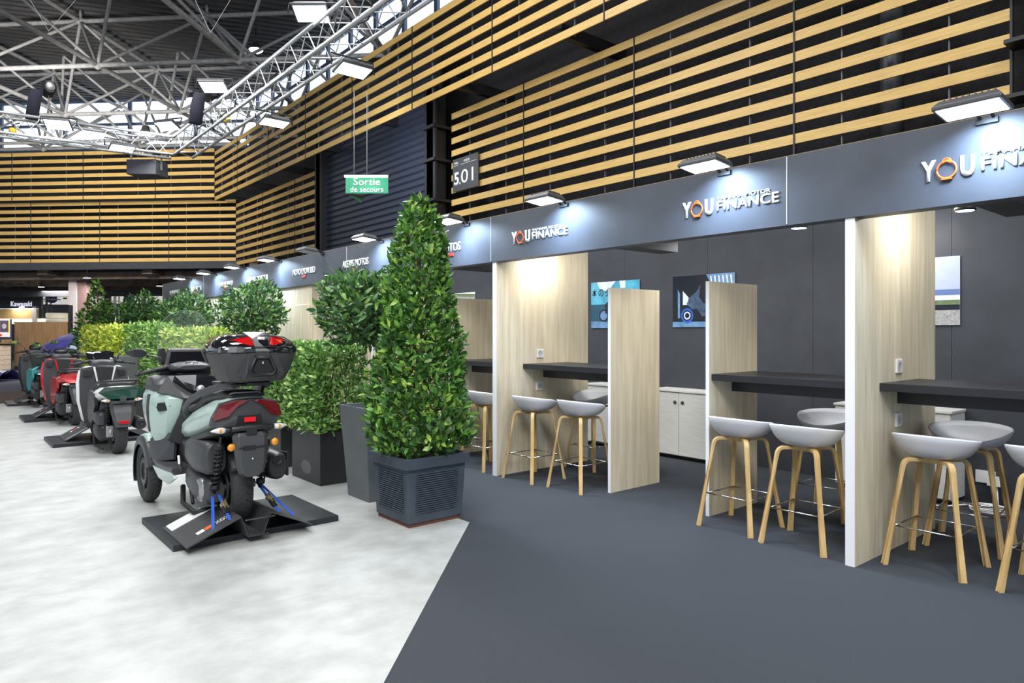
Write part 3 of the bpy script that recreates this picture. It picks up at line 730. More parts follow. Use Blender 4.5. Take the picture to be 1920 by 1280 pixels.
def ball_shrub(x, y, zc, R, n, L, lab, seed, twist=True, squash=.9, ph=.78, m=leaf_dark, off=(0, 0)):
    t = thing('potted_ball_shrub', lab, 'potted plant', (x, y, 0)); taper_pot(t, ph, m=mat('tall_pot_grey', (.105, .118, .13), .5, var=.12, scale=5))
    rg = np.random.RandomState(seed); P = []; Nn = []
    for i in range(n):
        v = rg.normal(0, 1, 3); v /= np.linalg.norm(v)
        lump = 1+.12*math.sin(v[0]*5+seed)+.12*math.sin(v[1]*6+2*v[2]*4)
        r = R*lump*(rg.uniform(.78, 1.0) if i % 3 else rg.uniform(.3, .8))
        P.append((off[0]+v[0]*r, off[1]+v[1]*r, zc+v[2]*r*squash)); Nn.append((v[0], v[1], v[2]*.7+.1))
    leaves('foliage', t, m, P, Nn, L, L*.36, seed, jit=.9)
    mb = MB()
    for i in range(60):
        v = rg.normal(0, 1, 3); v /= np.linalg.norm(v); q = Vector((v[0]*R*.85, v[1]*R*.85, zc+v[2]*R*.75))
        mb.tube([(0, 0, zc-R*.5), (q+Vector((0, 0, zc)))/2+Vector((0, 0, 0)), q], [.007, .005, .002], 4, cap=False)
    mb.build('branches', twig, t, fix=False)
    z0 = ph-.08; z1 = zc-R*.5; pts = []
    for k in range(41):
        u = k/40; a = u*2*PI*1.75; rr = (.065 if twist else .004)*math.sin(PI*min(1, u*1.15+.12)) if u < .87 else .065*(1-u)*2.2*(1 if twist else 0)
        pts.append((rr*math.cos(a), rr*math.sin(a), z0+(z1-z0)*u))
    MB().tube(pts, .016, 8).build('trunk', bark, t)
    return t
ball_shrub(2.93, 5.28, 1.58, .40, 2100, .092, 'ball shaped laurel on a twisted stem, left of the nearest cone shrub', 11, squash=.80, off=(-.05, .08))
ball_shrub(3.50, 9.87, 1.68, .44, 1900, .10, 'ball shaped laurel behind the top case of the nearest scooter', 12)
ball_shrub(3.55, 13.4, 1.67, .47, 1800, .105, 'ball shaped laurel just right of the farthest ball, in front of the oak wall', 13)
ball_shrub(3.60, 17.1, 1.78, .50, 1700, .11, 'farthest ball shaped laurel, right of the small cone shrub', 14)
def square_pot(t): taper_pot(t, .5, .25, .27)
cone_shrub(3.15, 19.7, [(.5, .40), (.9, .56), (1.3, .50), (1.7, .38), (2.1, .24), (2.4, .11), (2.66, .03)], square_pot, 1700, .12,
           'far cone shaped laurel beside the pinkish column', 21)

def hedge(x0, x1, y0, y1, zb, zt, n, L, lab, seed, m, box=True, potx=None):
    t = thing('potted_hedge', lab, 'hedge', ((x0+x1)/2, (y0+y1)/2, 0))
    X, Y = (x1-x0)/2, (y1-y0)/2; rg = np.random.RandomState(seed); P = []; Nn = []
    for i in range(n):
        f = rg.rand(); a, b, c = rg.uniform(-1, 1, 3); k = rg.uniform(.82, 1.03) if i % 4 else rg.uniform(.3, .9)
        zz = zb+(zt-zb)*(c+1)/2
        bulge = 1+.10*math.sin(zz*9+a*3+seed)+.06*math.sin(b*9)
        if f < .42: P.append((-X*k*bulge, b*Y, zz)); Nn.append((-1, 0, .3))
        elif f < .52: P.append((X*k, b*Y, zz)); Nn.append((1, 0, .3))
        elif f < .74: P.append((a*X, -Y*k*bulge, zz)); Nn.append((0, -1, .3))
        elif f < .80: P.append((a*X, Y*k, zz)); Nn.append((0, 1, .3))
        else: P.append((a*X, b*Y, zt-(1-k)*.3+.03*math.sin(b*7+a*4))); Nn.append((0, 0, 1))
    leaves('foliage', t, m, P, Nn, L, L*.42, seed, jit=.95)
    mb = MB()
    for i in range(45):
        y = rg.uniform(-Y*.8, Y*.8); x = rg.uniform(-X*.4, X*.4)
        mb.tube([(x, y, zb-.1), (x+rg.uniform(-.08, .08), y+rg.uniform(-.1, .1), (zb+zt)/2), (x+rg.uniform(-.15, .15), y+rg.uniform(-.15, .15), zt-.05)], [.007, .005, .002], 4, cap=False)
    mb.build('branches', twig, t, fix=False)
    px, py = (potx or (.16, min(Y, .33)))
    mb = MB(); h = .50
    def ring(a, b, z): return [(-a, -b, z), (a, -b, z), (a, b, z), (-a, b, z)]
    mb.loft([ring(px, py, 0), ring(px, py, h), ring(px-.015, py-.015, h), ring(px-.015, py-.015, h-.06)], smooth=False)
    mb.build('planter', planterb, t, .005)
    MB().box(-px+.01, px-.01, -py+.01, py-.01, h-.1, h-.05).build('soil', soil, t)
    return t
h1 = hedge(2.64, 3.14, 5.86, 6.62, .48, 1.25, 4200, .068, 'green hedge in a black box with an oval dimple, behind the tapered planter', 31, leaf_hedge, potx=(.19, .32))
# oval dimple in the near box
mb = MB()
ring = lambda a, b, d: [(-.19-.0015+d, -.02+a*math.cos(2*PI*k/20), .135+b*math.sin(2*PI*k/20)) for k in range(20)]
mb.loft([ring(.115, .062, 0), ring(.108, .056, .008), ring(.07, .035, .02), ring(.03, .015, .024)])
mb.build('dimple', mat('glossy_dimple', (.06, .06, .065), .22), h1, fix=False)
hedge(2.64, 3.2, 6.85, 7.75, .48, 1.24, 3600, .07, 'green hedge in a black box behind the nearest scooter', 32, leaf_hedge, potx=(.17, .33))
hedge(2.66, 2.96, 9.2, 11.3, .50, 1.40, 3600, .08, 'pale yellow green hedge seen through the windscreen', 33, leafmat('mixed_hedge_leaf', [(0, (0.10, 0.21, 0.03)), (.5, (0.34, 0.50, 0.08)), (1, (0.78, 0.84, 0.24))]), potx=(.17, 1.0))
hedge(2.66, 2.98, 11.65, 13.9, .45, 1.49, 3600, .085, 'mid green hedge between the two yellowish hedges', 34, leaf_hedge, potx=(.17, 1.2))
hedge(2.62, 2.98, 14.4, 18.2, .40, 1.47, 4000, .10, 'bright yellow hedge beside the far cone shrub', 35, leaf_yel, potx=(.17, 1.8))
t = thing('tall_planter', 'empty looking dark tapered planter between the white scooter and the hedge', 'planter', (2.62, 12.0, 0)); taper_pot(t, 1.02, .12, .16, planterg)
t['label'] = 'slim dark grey planter standing right of the white scooter'; t.location = (2.36, 12.35, 0)

# ------------------------------------------------------------------ scooters
def oval(y, cx, wd, z0, z1, n=14, p=2.6, top=1.0):
    R = []; cz = (z0+z1)/2; hz = (z1-z0)/2
    for k in range(n):
        a = 2*PI*(k+.5)/n; c, s_ = math.cos(a), math.sin(a)
        q = abs(c)**(2/p)*(1 if c > 0 else -1); r = abs(s_)**(2/p)*(1 if s_ > 0 else -1)
        w_ = wd*(1+(top-1)*(r+1)/2)
        R.append((cx+w_*q, y, cz+hz*r))
    return R
def body(secs, n=14, p=2.6): return MB().loft([oval(y, cx, w_, a, b, n, p, tp) for (y, cx, w_, a, b, tp) in secs])
def wheel(parent, name, c, R, W, spokes=5, rimc=None, disc_=True):
    mb = MB(); prof = []
    for k in range(15):
        a = PI*(k/14)-PI/2
        prof.append((R-.045+.045*math.cos(a)**.8 if math.cos(a) > 1e-6 else R-.045, W/2*math.sin(a)))
    prof = [(R*.62, -W*.36), (R-.055, -W*.5)]+prof[1:-1]+[(R-.055, W*.5), (R*.62, W*.36)]
    mb.lathe(prof, c, 'x', 40)
    ty = mb.build(name, rubber, parent)
    # tread grooves as thin raised ribs of darker rubber
    g = MB()
    for k in range(34):
        a = 2*PI*k/34
        for sg in (-1, 1):
            P = []
            for q in range(4):
                f = q/3; x = c[0]+sg*(.008+f*W*.40); rr = R-.045+.045*math.sqrt(max(0, 1-((x-c[0])/(W/2))**2))+.001; aa = a+f*.16+(0 if sg > 0 else .09)
                P.append((x, c[1]+rr*math.cos(aa), c[2]+rr*math.sin(aa)))
            g.tube(P, .0022, 4)
    g.build('tread_groove', black, ty, fix=False)
    r = MB(); r.lathe([(R*.60, -W*.34), (R*.66, -W*.36), (R*.66, -W*.28), (R*.60, -W*.1), (R*.60, W*.1), (R*.66, W*.28), (R*.66, W*.36), (R*.60, W*.34)], c, 'x', 32)
    r.lathe([(0, -W*.30), (.045, -W*.30), (.05, -W*.1), (.05, W*.1), (.045, W*.3), (0, W*.3)], c, 'x', 16)
    for k in range(spokes):
        a = 2*PI*k/spokes+.3; d = Vector((0, math.cos(a), math.sin(a))); n = Vector((1, 0, 0)); s_ = d.cross(n)
        r.obox(Vector(c)+d*(R*.33), d, s_, n, R*.30, .014, .018)
    if disc_: r.lathe([(R*.28, 0), (R*.45, 0), (R*.45, .005), (R*.28, .005)], (c[0]-W*.42, c[1], c[2]), 'x', 28, 0)
    r.build('rim', gplast if rimc is None else rimc, ty)
    return ty
def coil(mb, p0, p1, r, turns, wr=.006, mi=0):
    p0, p1 = Vector(p0), Vector(p1); d = (p1-p0); L = d.length; d.normalize(); a = d.cross(Vector((1, 0, 0))).normalized(); b = d.cross(a)
    mb.tube([p0+d*L*k/(turns*10)+(a*math.cos(k*PI/5)+b*math.sin(k*PI/5))*r for k in range(turns*10+1)], wr, 5, mi)
def shock(parent, p0, p1, m=black):
    mb = MB(); p0, p1 = Vector(p0), Vector(p1)
    coil(mb, p0+(p1-p0)*.12, p0+(p1-p0)*.80, .026, 9, .0055); mb.tube([p0, p1], .012, 8); mb.tube([p0+(p1-p0)*.78, p0+(p1-p0)*.88], .03, 10); mb.tube([p0+(p1-p0)*.08, p0+(p1-p0)*.14], .03, 10)
    return mb.build('shock_absorber', m, parent)
def mirror(parent, base, head, tilt=0, w_=.085, hh=.05):
    s_ = 1 if head[0] > 0 else -1
    mb = MB(); b, h = Vector(base), Vector(head); mb.tube([b, b+Vector((s_*.01, 0, .05)), h+Vector((-s_*.05, .02, -.01))], [.008, .007, .006], 6)
    r1 = []; 
    for (y, k) in ((.0, .93), (.012, 1), (.035, .85), (.05, .3)): r1.append([(h.x+w_*k*math.cos(a)+.2*hh*math.sin(a)*s_, h.y+y, h.z+hh*k*math.sin(a)*(1-.25*math.cos(a)*s_)) for a in [2*PI*q/16 for q in range(16)]])
    mb.loft(r1); o = mb.build('mirror', dplast, parent)
    MB().add([(p[0], p[1]-.002, p[2]) for p in r1[0]], [tuple(range(16))]).build('mirror_glass', mat('mirror_glass', (.8, .85, .9), .02, metal=1), o, fix=False)
def signal(parent, p, s_, m2=clear):
    x, y, z = p
    mb = MB(); mb.tube([(x-s_*.09, y+.01, z), (x-s_*.03, y, z)], .014, 8); o = mb.build('turn_signal', dplast, parent)
    mb = MB(); mb.loft([[(x+s_*q, y+r*math.cos(a), z+r*.9*math.sin(a)) for a in [2*PI*k/10 for k in range(10)]] for q, r in ((-.03, .018), (-.01, .024), (.02, .020), (.05, .008), (.062, .002))]); l = mb.build('lens', clear, o)
    MB().loft([[(x+s_*q, y-.006+r*math.cos(a), z+r*.9*math.sin(a)) for a in [2*PI*k/8 for k in range(8)]] for q, r in ((-.02, .010), (0, .020), (.02, .012), (.028, .003))]).build('bulb', orange, l)
def fender_arc(parent, name, m, c, R, W, a0, a1, th=.006, skirt=.05):
    rings = []
    for k in range(15):
        a = math.radians(a0+(a1-a0)*k/14); y = lambda r: c[1]+r*math.cos(a); z = lambda r: c[2]+r*math.sin(a)
        o, i = R, R-th; x = c[0]
        rings.append([(x-W, y(o-skirt), z(o-skirt)), (x-W*.85, y(o-.008), z(o-.008)), (x-W*.4, y(o), z(o)), (x+W*.4, y(o), z(o)), (x+W*.85, y(o-.008), z(o-.008)), (x+W, y(o-skirt), z(o-skirt)),
                      (x+W-.006, y(o-skirt), z(o-skirt)), (x+W*.8, y(i-.01), z(i-.01)), (x, y(i), z(i)), (x-W*.8, y(i-.01), z(i-.01)), (x-W+.006, y(o-skirt), z(o-skirt))])
    return MB().loft(rings).build(name, m, parent)
def poly3(name, m, pts, parent, th=.004, n=None):
    """thin curved plate through the given 3D outline"""
    P = [Vector(p) for p in pts]; nn = Vector((0, 0, 0))
    for i in range(len(P)): nn += (P[i]).cross(P[(i+1) % len(P)])
    nn.normalize(); 
    if n is not None and nn.dot(Vector(n)) < 0: nn = -nn
    k = len(P)
    return MB().add([p+nn*th for p in P]+[p-nn*th for p in P], [tuple(range(k)), tuple(range(2*k-1, k-1, -1))]+[(i, i+k, (i+1) % k+k, (i+1) % k) for i in range(k)]).build(name, m, parent)

def tricity():
    t = thing('three_wheel_scooter', 'mint green three wheeled scooter with a large dark top case, nearest the camera', 'scooter', (1.62, 5.0, .05))
    wheel(t, 'rear_wheel', (0, 0, .27), .27, .145)
    for s_ in (-1, 1):
        wheel(t, 'front_wheel', (.235*s_, 1.32, .205), .25, .105)
        o = fender_arc(t, 'front_fender', gplast, (.235*s_, 1.32, .205), .295, .075, -25, 165, skirt=.07)
        fender_arc(o, 'mint_fender_tip', mint, (.235*s_, 1.325, .21), .305, .05, 35, 120, skirt=.02)
        MB().tube([(.16*s_, 1.30, .21), (.14*s_, 1.22, .55)], .025, 8).tube([(.235*s_, 1.32, .205), (.13*s_, 1.3, .3), (.0, 1.3, .35)], .02, 8).build('fork', black, t)
    # front body rings: rear inner edge dark, outer mint
    def fr(z, wi, wo, yr, yo, yf):
        h = [(-wi, yr), (-wi-(wo-wi)*.55, yr+.03), (-wo, yo), (-wo*.97, (yo+yf)/2), (-wo*.70, yf-.09), (-wo*.25, yf)]
        return [(x, y, z) for x, y in h]+[(-x, y, z) for x, y in reversed(h)]
    rings = [fr(.40, .12, .20, .98, 1.04, 1.12), fr(.46, .13, .255, .93, 1.02, 1.20), fr(.56, .14, .285, .84, 1.0, 1.34), fr(.66, .14, .30, .78, 1.0, 1.48), fr(.76, .135, .305, .74, .99, 1.56), fr(.84, .13, .30, .72, .98, 1.56), fr(.89, .15, .285, .78, .96, 1.52)]
    MB().loft(rings, seg_mi=lambda i, k: 1 if k == 11 else 0).build('front_fairing', [mint, dplast], t, .006)
    rings = [fr(.885, .16, .292, .77, .95, 1.53), fr(.94, .17, .292, .86, .98, 1.48), fr(.985, .16, .275, .95, 1.05, 1.42), fr(1.0, .12, .22, 1.0, 1.1, 1.36)]
    MB().loft(rings).build('shoulder_panel', gplast, t, .01)
    # dark inner leg shield descending in a V to the tunnel
    poly3('inner_leg_shield', dplast, [(-.285, .84, .885), (-.13, .705, .835), (-.15, .73, .72), (-.22, .80, .52), (0, .74, .40), (.22, .80, .52), (.15, .73, .72), (.13, .705, .835), (.285, .84, .885), (.2, .9, 1.0), (-.2, .9, 1.0)], t, .02, (0, -1, .2))
    poly3('gloss_dash_panel', gloss, [(-.175, .83, .965), (-.09, .74, .885), (-.045, .715, .85), (.045, .715, .85), (.09, .74, .885), (.175, .83, .965), (.13, .95, 1.0), (-.13, .95, 1.0)], t, .026, (0, -1, .6))
    MB().lathe([(0, -.02), (.03, -.02), (.034, 0), (.02, .012), (0, .012)], (0, .725, .90), 'y', 16).build('ignition_switch', alu, t)
    # vent pocket in the mint side
    for s_ in (-1, 1):
        poly3('side_pocket', black, [(s_*.268, .86, .80), (s_*.205, .775, .812), (s_*.2, .765, .78), (s_*.225, .79, .745), (s_*.265, .85, .735), (s_*.275, .87, .765)], t, .014, (s_, -.8, 0))
        poly3('front_side_plate', gplast, [(s_*.302, 1.00, .86), (s_*.312, 1.03, .70), (s_*.29, 1.05, .56), (s_*.255, 1.12, .55), (s_*.24, 1.38, .70), (s_*.25, 1.38, .84)], t, .008, (s_, 0, 0))
    # tunnel and footboards
    body([(.95, 0, .15, .26, .80, .9), (.82, 0, .15, .24, .82, .85), (.70, 0, .145, .24, .72, .85), (.58, 0, .15, .24, .68, .9), (.40, 0, .16, .26, .72, 1), (.2, 0, .15, .34, .75, 1)]).build('centre_tunnel', dplast, t)
    for s_ in (-1, 1):
        mb = MB(); mb.loft([[(s_*a, y, z) for a, z in ((.10, .30+dz), (.265, .29+dz), (.285, .315+dz), (.285, .345+dz), (.12, .345+dz), (.10, .345+dz))] for y, dz in ((.42, .02), (.6, .005), (.85, 0), (.98, .02), (1.06, .10))], smooth=False)
        mb.build('footboard', gplast, t, .004)
        poly3('foot_well', gplast, [(s_*.285, 1.05, .36), (s_*.27, 1.08, .50), (s_*.22, .92, .60), (s_*.16, .80, .52), (s_*.17, .80, .36), (s_*.26, .9, .345)], t, .012, (s_, -.5, 0))
        poly3('lower_trim', mint, [(s_*.27, 1.0, .30), (s_*.275, .45, .33), (s_*.26, .40, .29), (s_*.24, .66, .205), (s_*.25, .90, .22)], t, .012, (s_, 0, 0))
        # passenger footrest
        poly3('passenger_footrest', castal, [(s_*.22, .44, .42), (s_*.25, .38, .46), (s_*.25, .36, .40), (s_*.22, .42, .34)], t, .008)
    # tail body
    body([(-.335, 0, .185, .80, .905, .9), (-.28, 0, .205, .74, .925, .88), (-.1, 0, .222, .68, .915, .85), (.12, 0, .228, .62, .86, .85), (.35, 0, .222, .565, .80, .85), (.52, 0, .205, .54, .735, .9), (.64, 0, .17, .55, .68, .9), (.68, 0, .12, .57, .65, .9)]).build('tail_cover', mint, t)
    body([(-.31, 0, .19, .665, .76, 1), (-.1, 0, .205, .62, .70, 1), (.15, 0, .215, .56, .64, 1), (.4, 0, .21, .50, .575, 1), (.6, 0, .17, .49, .56, 1)]).build('lower_tail_trim', dplast, t)
    tp = poly3('tail_panel', gplast, [(-.185, -.335, .885), (-.10, -.35, .905), (0, -.355, .91), (.10, -.35, .905), (.185, -.335, .885), (.20, -.325, .77), (.19, -.32, .725), (.07, -.335, .735), (.05, -.345, .80), (-.05, -.345, .80), (-.07, -.335, .735), (-.19, -.32, .725), (-.235, -.29, .74), (-.225, -.30, .79)], t, .018, (0, -1, 0))
    for s_ in (-1, 1):
        poly3('tail_light', darkred, [(s_*.015, -.375, .900), (s_*.06, -.374, .903), (s_*.12, -.368, .898), (s_*.185, -.355, .872), (s_*.225, -.33, .80), (s_*.215, -.335, .775), (s_*.14, -.362, .80), (s_*.09, -.372, .855), (s_*.04, -.376, .885)], t, .006, (0, -1, 0))
    poly3('tail_recess', black, [(-.075, -.353, .80), (.075, -.353, .80), (.085, -.35, .72), (-.085, -.35, .72)], t, .012, (0, -1, 0))
    MB().box(-.037, .037, -.375, -.36, .755, .787).build('reflector', mat('bright_red_reflector', (.85, .01, .015), .25, coat=1), t, .002)
    # signal bar and number plate holder
    mb = MB(); mb.tube([(-.12, -.37, .715), (-.05, -.385, .72), (.05, -.385, .72), (.12, -.37, .715)], .022, 8); mb.box(-.035, .035, -.41, -.36, .675, .725); mb.build('signal_bar', dplast, t, .004)
    signal(t, (-.19, -.37, .713), -1); signal(t, (.19, -.37, .713), 1)
    mb = MB(); mb.loft([[(x, y, z) for x, y, z in ((-a, yy+.03, z), (-a*.72, yy, z), (a*.72, yy, z), (a, yy+.03, z), (a*.9, yy+.05, z), (-a*.9, yy+.05, z))] for z, a, yy in ((.69, .10, -.39), (.665, .118, -.40), (.60, .115, -.415), (.48, .10, -.425), (.425, .085, -.425), (.40, .05, -.42))], smooth=False)
    ph = mb.build('plate_holder', gplast, t, .005)
    mb = MB(); mb.box(-.09, .13, -.424, -.418, .592, .598); mb.box(-.06, .02, -.426, -.416, .582, .606); mb.build('holder_bracket', black, ph)
    MB().lathe([(0, -.01), (.008, -.008), (.008, 0)], (.0, -.42, .52), 'y', 10).build('bolt', chrome, ph)
    for p in ((-.125, -.385, .60), (.16, -.385, .61)): MB().lathe([(0, -.012), (.022, -.008), (.026, 0), (0, .004)], p, 'y', 16).build('amber_reflector', orange, ph)
    # fender over the rear wheel, mechanics
    fender_arc(t, 'rear_hugger', dplast, (0, 0, .27), .31, .09, 60, 150, skirt=.03)
    body([(.34, -.15, .05, .44, .56, 1), (.28, -.16, .075, .40, .60, 1), (.1, -.165, .085, .375, .615, 1), (-.12, -.16, .08, .385, .615, 1), (-.17, -.15, .06, .40, .60, 1)]).build('air_box', gplast, t)
    body([(.38, -.12, .05, .28, .40, 1), (.30, -.15, .075, .22, .40, 1), (.1, -.16, .075, .17, .38, 1), (-.06, -.15, .065, .17, .36, 1), (-.13, -.14, .05, .2, .34, 1)]).build('transmission_cover', gplast, t)
    MB().lathe([(0, -.22), (.075, -.22), (.085, -.19), (.085, -.08), (.04, -.08)], (0, 0, .27), 'x', 24).tube([(-.1, 0, .27), (.16, 0, .27)], .03, 12).build('hub_casing', castal, t)
    body([(.55, 0, .12, .2, .5, 1), (.3, 0, .15, .18, .55, 1), (.32, 0, .13, .18, .6, 1)]).build('engine', black, t)
    mb = MB(); mb.tube([(-.2, .45, .22), (-.24, .30, .13), (-.22, .1, .10), (-.1, .05, .12)], .018, 6); mb.tube([(-.18, .36, .26), (-.2, .2, .14)], .012, 6); mb.build('centre_stand', black, t)
    shock(t, (-.155, -.12, .26), (-.155, -.27, .66)); shock(t, (.155, -.12, .26), (.155, -.25, .66))
    mb = MB()
    mb = MB().loft([oval(y, .245, a, .41-a*1.35-max(0, y)*.12, .41+a*1.35-max(0, y)*.12, 14, 2.4) for y, a in ((-.24, .055), (-.21, .07), (.0, .078), (.25, .065), (.40, .04), (.5, .02))])
    mf = mb.build('muffler', dplast, t)
    MB().lathe([(.0, .02), (.02, .02), (.026, 0), (.034, 0), (.034, .03)], (.235, -.258, .46), 'y', 16).build('exhaust_tip', black, mf)
    poly3('heat_shield', dplast, [(.325, -.2, .50), (.33, .2, .46), (.33, .2, .35), (.325, -.2, .33)], mf, .006)
    # seat, grab rail, rack
    body([(-.30, 0, .10, .90, .935, 1), (-.24, 0, .15, .895, .955, .95), (-.05, 0, .165, .87, .955, .92), (.12, 0, .165, .84, .94, .9), (.22, 0, .16, .80, .89, .9), (.35, 0, .165, .77, .835, .9), (.52, 0, .155, .74, .815, .9), (.66, 0, .10, .72, .80, .9), (.72, 0, .06, .72, .78, .9)]).build('seat', seatm, t)
    tag(MB().tube([(-.10, -.27, .935), (-.08, -.285, .945), (.08, -.285, .945), (.10, -.27, .935)], .007, 6).build('seat_trim', alu, t), 'pale seat piping')
    for s_ in (-1, 1):
        mb = MB(); pts = [(s_*.17, .50, .73), (s_*.195, .44, .79), (s_*.20, .28, .865), (s_*.19, .05, .93), (s_*.15, -.22, .99), (s_*.11, -.40, 1.005)]
        mb.loft([[(x-.010*s_, y, z-.028), (x+.012*s_, y, z-.022), (x+.014*s_, y, z+.018), (x-.006*s_, y, z+.024)] for x, y, z in pts], smooth=False); mb.build('grab_rail', gplast, t, .006)
    mb = MB(); mb.box(-.14, .14, -.42, -.02, .995, 1.012); mb.box(-.05, .10, -.47, -.42, 1.0, 1.02); mb.tube([(.12, -.30, 1.0), (.14, -.2, .93), (.12, -.1, .91)], .012, 6); mb.build('luggage_rack', black, t, .003)
    # top case
    cx = .025
    def cr(z, hw, yr, yf, k=.35): 
        return [(cx+a*hw, y, z) for a, y in ((-.62, yr), (-.92, yr+.035), (-1.0, yr+.14), (-.98, (yr+yf)/2+.05), (-.75, yf-.06), (-.3, yf), (.3, yf), (.75, yf-.06), (.98, (yr+yf)/2+.05), (1.0, yr+.14), (.92, yr+.035), (.62, yr), (.2, yr-.008), (-.2, yr-.008))]
    tc = MB().loft([cr(1.02, .165, -.44, -.10), cr(1.03, .195, -.465, -.06), (cr(1.09, .225, -.49, -.02)), cr(1.17, .25, -.512, .02), cr(1.215, .262, -.52, .04)]).build('top_case', mat('case_grey', (.052, .052, .054), .55, bump=.08, bscale=250), t, .004)
    lid = MB().loft([cr(1.216, .266, -.522, .045), cr(1.245, .264, -.518, .045), cr(1.285, .245, -.49, .03), cr(1.318, .205, -.44, -.0), cr(1.336, .13, -.36, -.06)]).build('case_lid', gloss, tc, .004)
    poly3('lid_band', mat('lid_grey', (.12, .125, .13), .4), [(cx-.255, -.46, 1.218), (cx-.17, -.522, 1.218), (cx+.17, -.522, 1.218), (cx+.255, -.46, 1.218), (cx+.25, -.455, 1.252), (cx+.16, -.518, 1.255), (cx-.16, -.518, 1.255), (cx-.25, -.455, 1.252)], lid, .010, (0, -1, 0))
    poly3('lid_spine', mat('lid_grey', (.12, .125, .13), .4), [(cx-.045, -.53, 1.22), (cx+.045, -.53, 1.22), (cx+.055, -.49, 1.30), (cx+.07, -.36, 1.343), (cx-.07, -.36, 1.343), (cx-.055, -.49, 1.30)], lid, .008, (0, -1, .3))
    for s_ in (-1, 1):
        poly3('case_light', redlens, [(cx+s_*.05, -.518, 1.262), (cx+s_*.065, -.488, 1.312), (cx+s_*.11, -.478, 1.312), (cx+s_*.20, -.44, 1.288), (cx+s_*.225, -.44, 1.262), (cx+s_*.12, -.505, 1.272), (cx+s_*.07, -.516, 1.258)], lid, .009, (0, -1, .3))
        poly3('case_rib', gplast, [(cx+s_*.045, -.532, 1.215), (cx+s_*.09, -.530, 1.215), (cx+s_*.15, -.505, 1.08), (cx+s_*.11, -.50, 1.04), (cx+s_*.095, -.515, 1.09)], tc, .006, (0, -1, 0))
    mb = MB()
    P = [(-.045, 1.185), (.045, 1.185), (.085, 1.10), (.06, 1.07), (-.06, 1.07), (-.085, 1.10)]
    mb.tube([(cx+a, -.535, z) for a, z in P+P[:1]], .011, 6); mb.prism([(cx+a*.75, z*.75+1.127*.25) for a, z in P], 1, -.535, -.51); la = mb.build('case_latch', black, tc)
    MB().lathe([(0, -.006), (.008, -.006), (.008, 0)], (cx, -.538, 1.15), 'y', 10).build('lock', chrome, la)
    # handlebar, dash, screen
    mb = MB(); mb.loft([oval(y, 0, w_, a, b, 14, 2.4) for y, w_, a, b in ((.93, .10, 1.05, 1.08), (.96, .15, 1.03, 1.095), (1.04, .165, 1.02, 1.11), (1.12, .14, 1.03, 1.10), (1.16, .08, 1.04, 1.08))])
    hb = mb.build('handlebar_cover', gplast, t)
    poly3('badge_plate', dplast, [(-.05, .965, 1.095), (-.03, .955, 1.07), (.03, .955, 1.07), (.05, .965, 1.095), (.04, 1.0, 1.112), (-.04, 1.0, 1.112)], hb, .004, (0, -1, .6))
    MB().lathe([(0, -.004), (.012, -.003), (.014, 0)], (0, .955, 1.088), 'y', 16).build('badge', chrome, hb)
    for s_ in (-1, 1):
        MB().tube([(s_*.15, 1.06, 1.06), (s_*.25, 1.04, 1.045), (s_*.27, 1.035, 1.043)], .020, 10).build('switch_pod', black, t)
        MB().tube([(s_*.26, 1.035, 1.043), (s_*.38, 1.0, 1.02)], .0165, 12).tube([(s_*.38, 1.0, 1.02), (s_*.405, .99, 1.014)], .011, 8).build('grip', rubber, t)
        MB().tube([(s_*.20, 1.10, 1.05), (s_*.30, 1.10, 1.035), (s_*.37, 1.06, 1.02)], .006, 6).build('brake_lever', dplast, t)
        mirror(t, (s_*.19, 1.08, 1.09), (s_*.37, 1.12, 1.18 if s_ < 0 else 1.19), 0, .075, .035)
        MB().loft([oval(1.12+q*.02, s_*.175, a, 1.08, 1.22, 10) for q, a in ((0, .02), (3, .03), (6, .02))]).build('screen_mount', dplast, t)
    mb = MB(); mb.loft([[(x, y, z) for x, y, z in ((-a, y0, z0_), (a, y0, z0_), (a*.93, y0+.07, z0_+.01), (-a*.93, y0+.07, z0_+.01))] for a, y0, z0_ in ((.165, 1.10, 1.08), (.155, 1.13, 1.15), (.125, 1.16, 1.205))], smooth=False); mb.build('instrument_hood', dplast, t, .006)
    poly3('instrument_display', gloss, [(-.14, 1.098, 1.10), (.14, 1.098, 1.10), (.115, 1.135, 1.185), (-.115, 1.135, 1.185)], t, .005, (0, -1, .3))
    body([(1.12, 0, .22, .96, 1.08, .8), (1.2, 0, .22, .96, 1.10, .8), (1.32, 0, .2, .9, 1.06, .8), (1.45, 0, .14, .84, .98, .8)]).build('nose_cover', dplast, t)
    mb = MB(); G = []; rows = [(1.06, .17, 1.22), (1.16, .19, 1.235), (1.26, .20, 1.22), (1.36, .195, 1.19), (1.44, .17, 1.16), (1.50, .115, 1.13), (1.525, .04, 1.12)]
    for z, a, y in rows: G.append([(a*(-1+2*k/8)+.025*0, y-(1-(1-2*k/8)**2)*-.06, z) for k in range(9)])
    V = [p for r in G for p in r]; n = 9
    F = [(i*n+k, i*n+k+1, (i+1)*n+k+1, (i+1)*n+k) for i in range(len(G)-1) for k in range(n-1)]
    mb.add(V, F, 0, True); ws = mb.build('windshield', clrglass, t, fix=False)
    so = ws.modifiers.new('thick', 'SOLIDIFY'); so.thickness = .003
    mb = MB(); edge = [r[0] for r in G]+[p for p in G[-1]]+[r[-1] for r in reversed(G)]
    mb.tube(edge, .0022, 5); mb.build('screen_edge', clrglass2, t, fix=False)
    text('TRICITY', 'side_lettering', black, t, (-.2305, .42, .735), (0, -.98, .19), (.2, .1, .97), .21, .022, 0, .02)
    return t
clrglass2 = glass('screen_edge_glass', (.3, .42, .38), 0.55)
tricity()

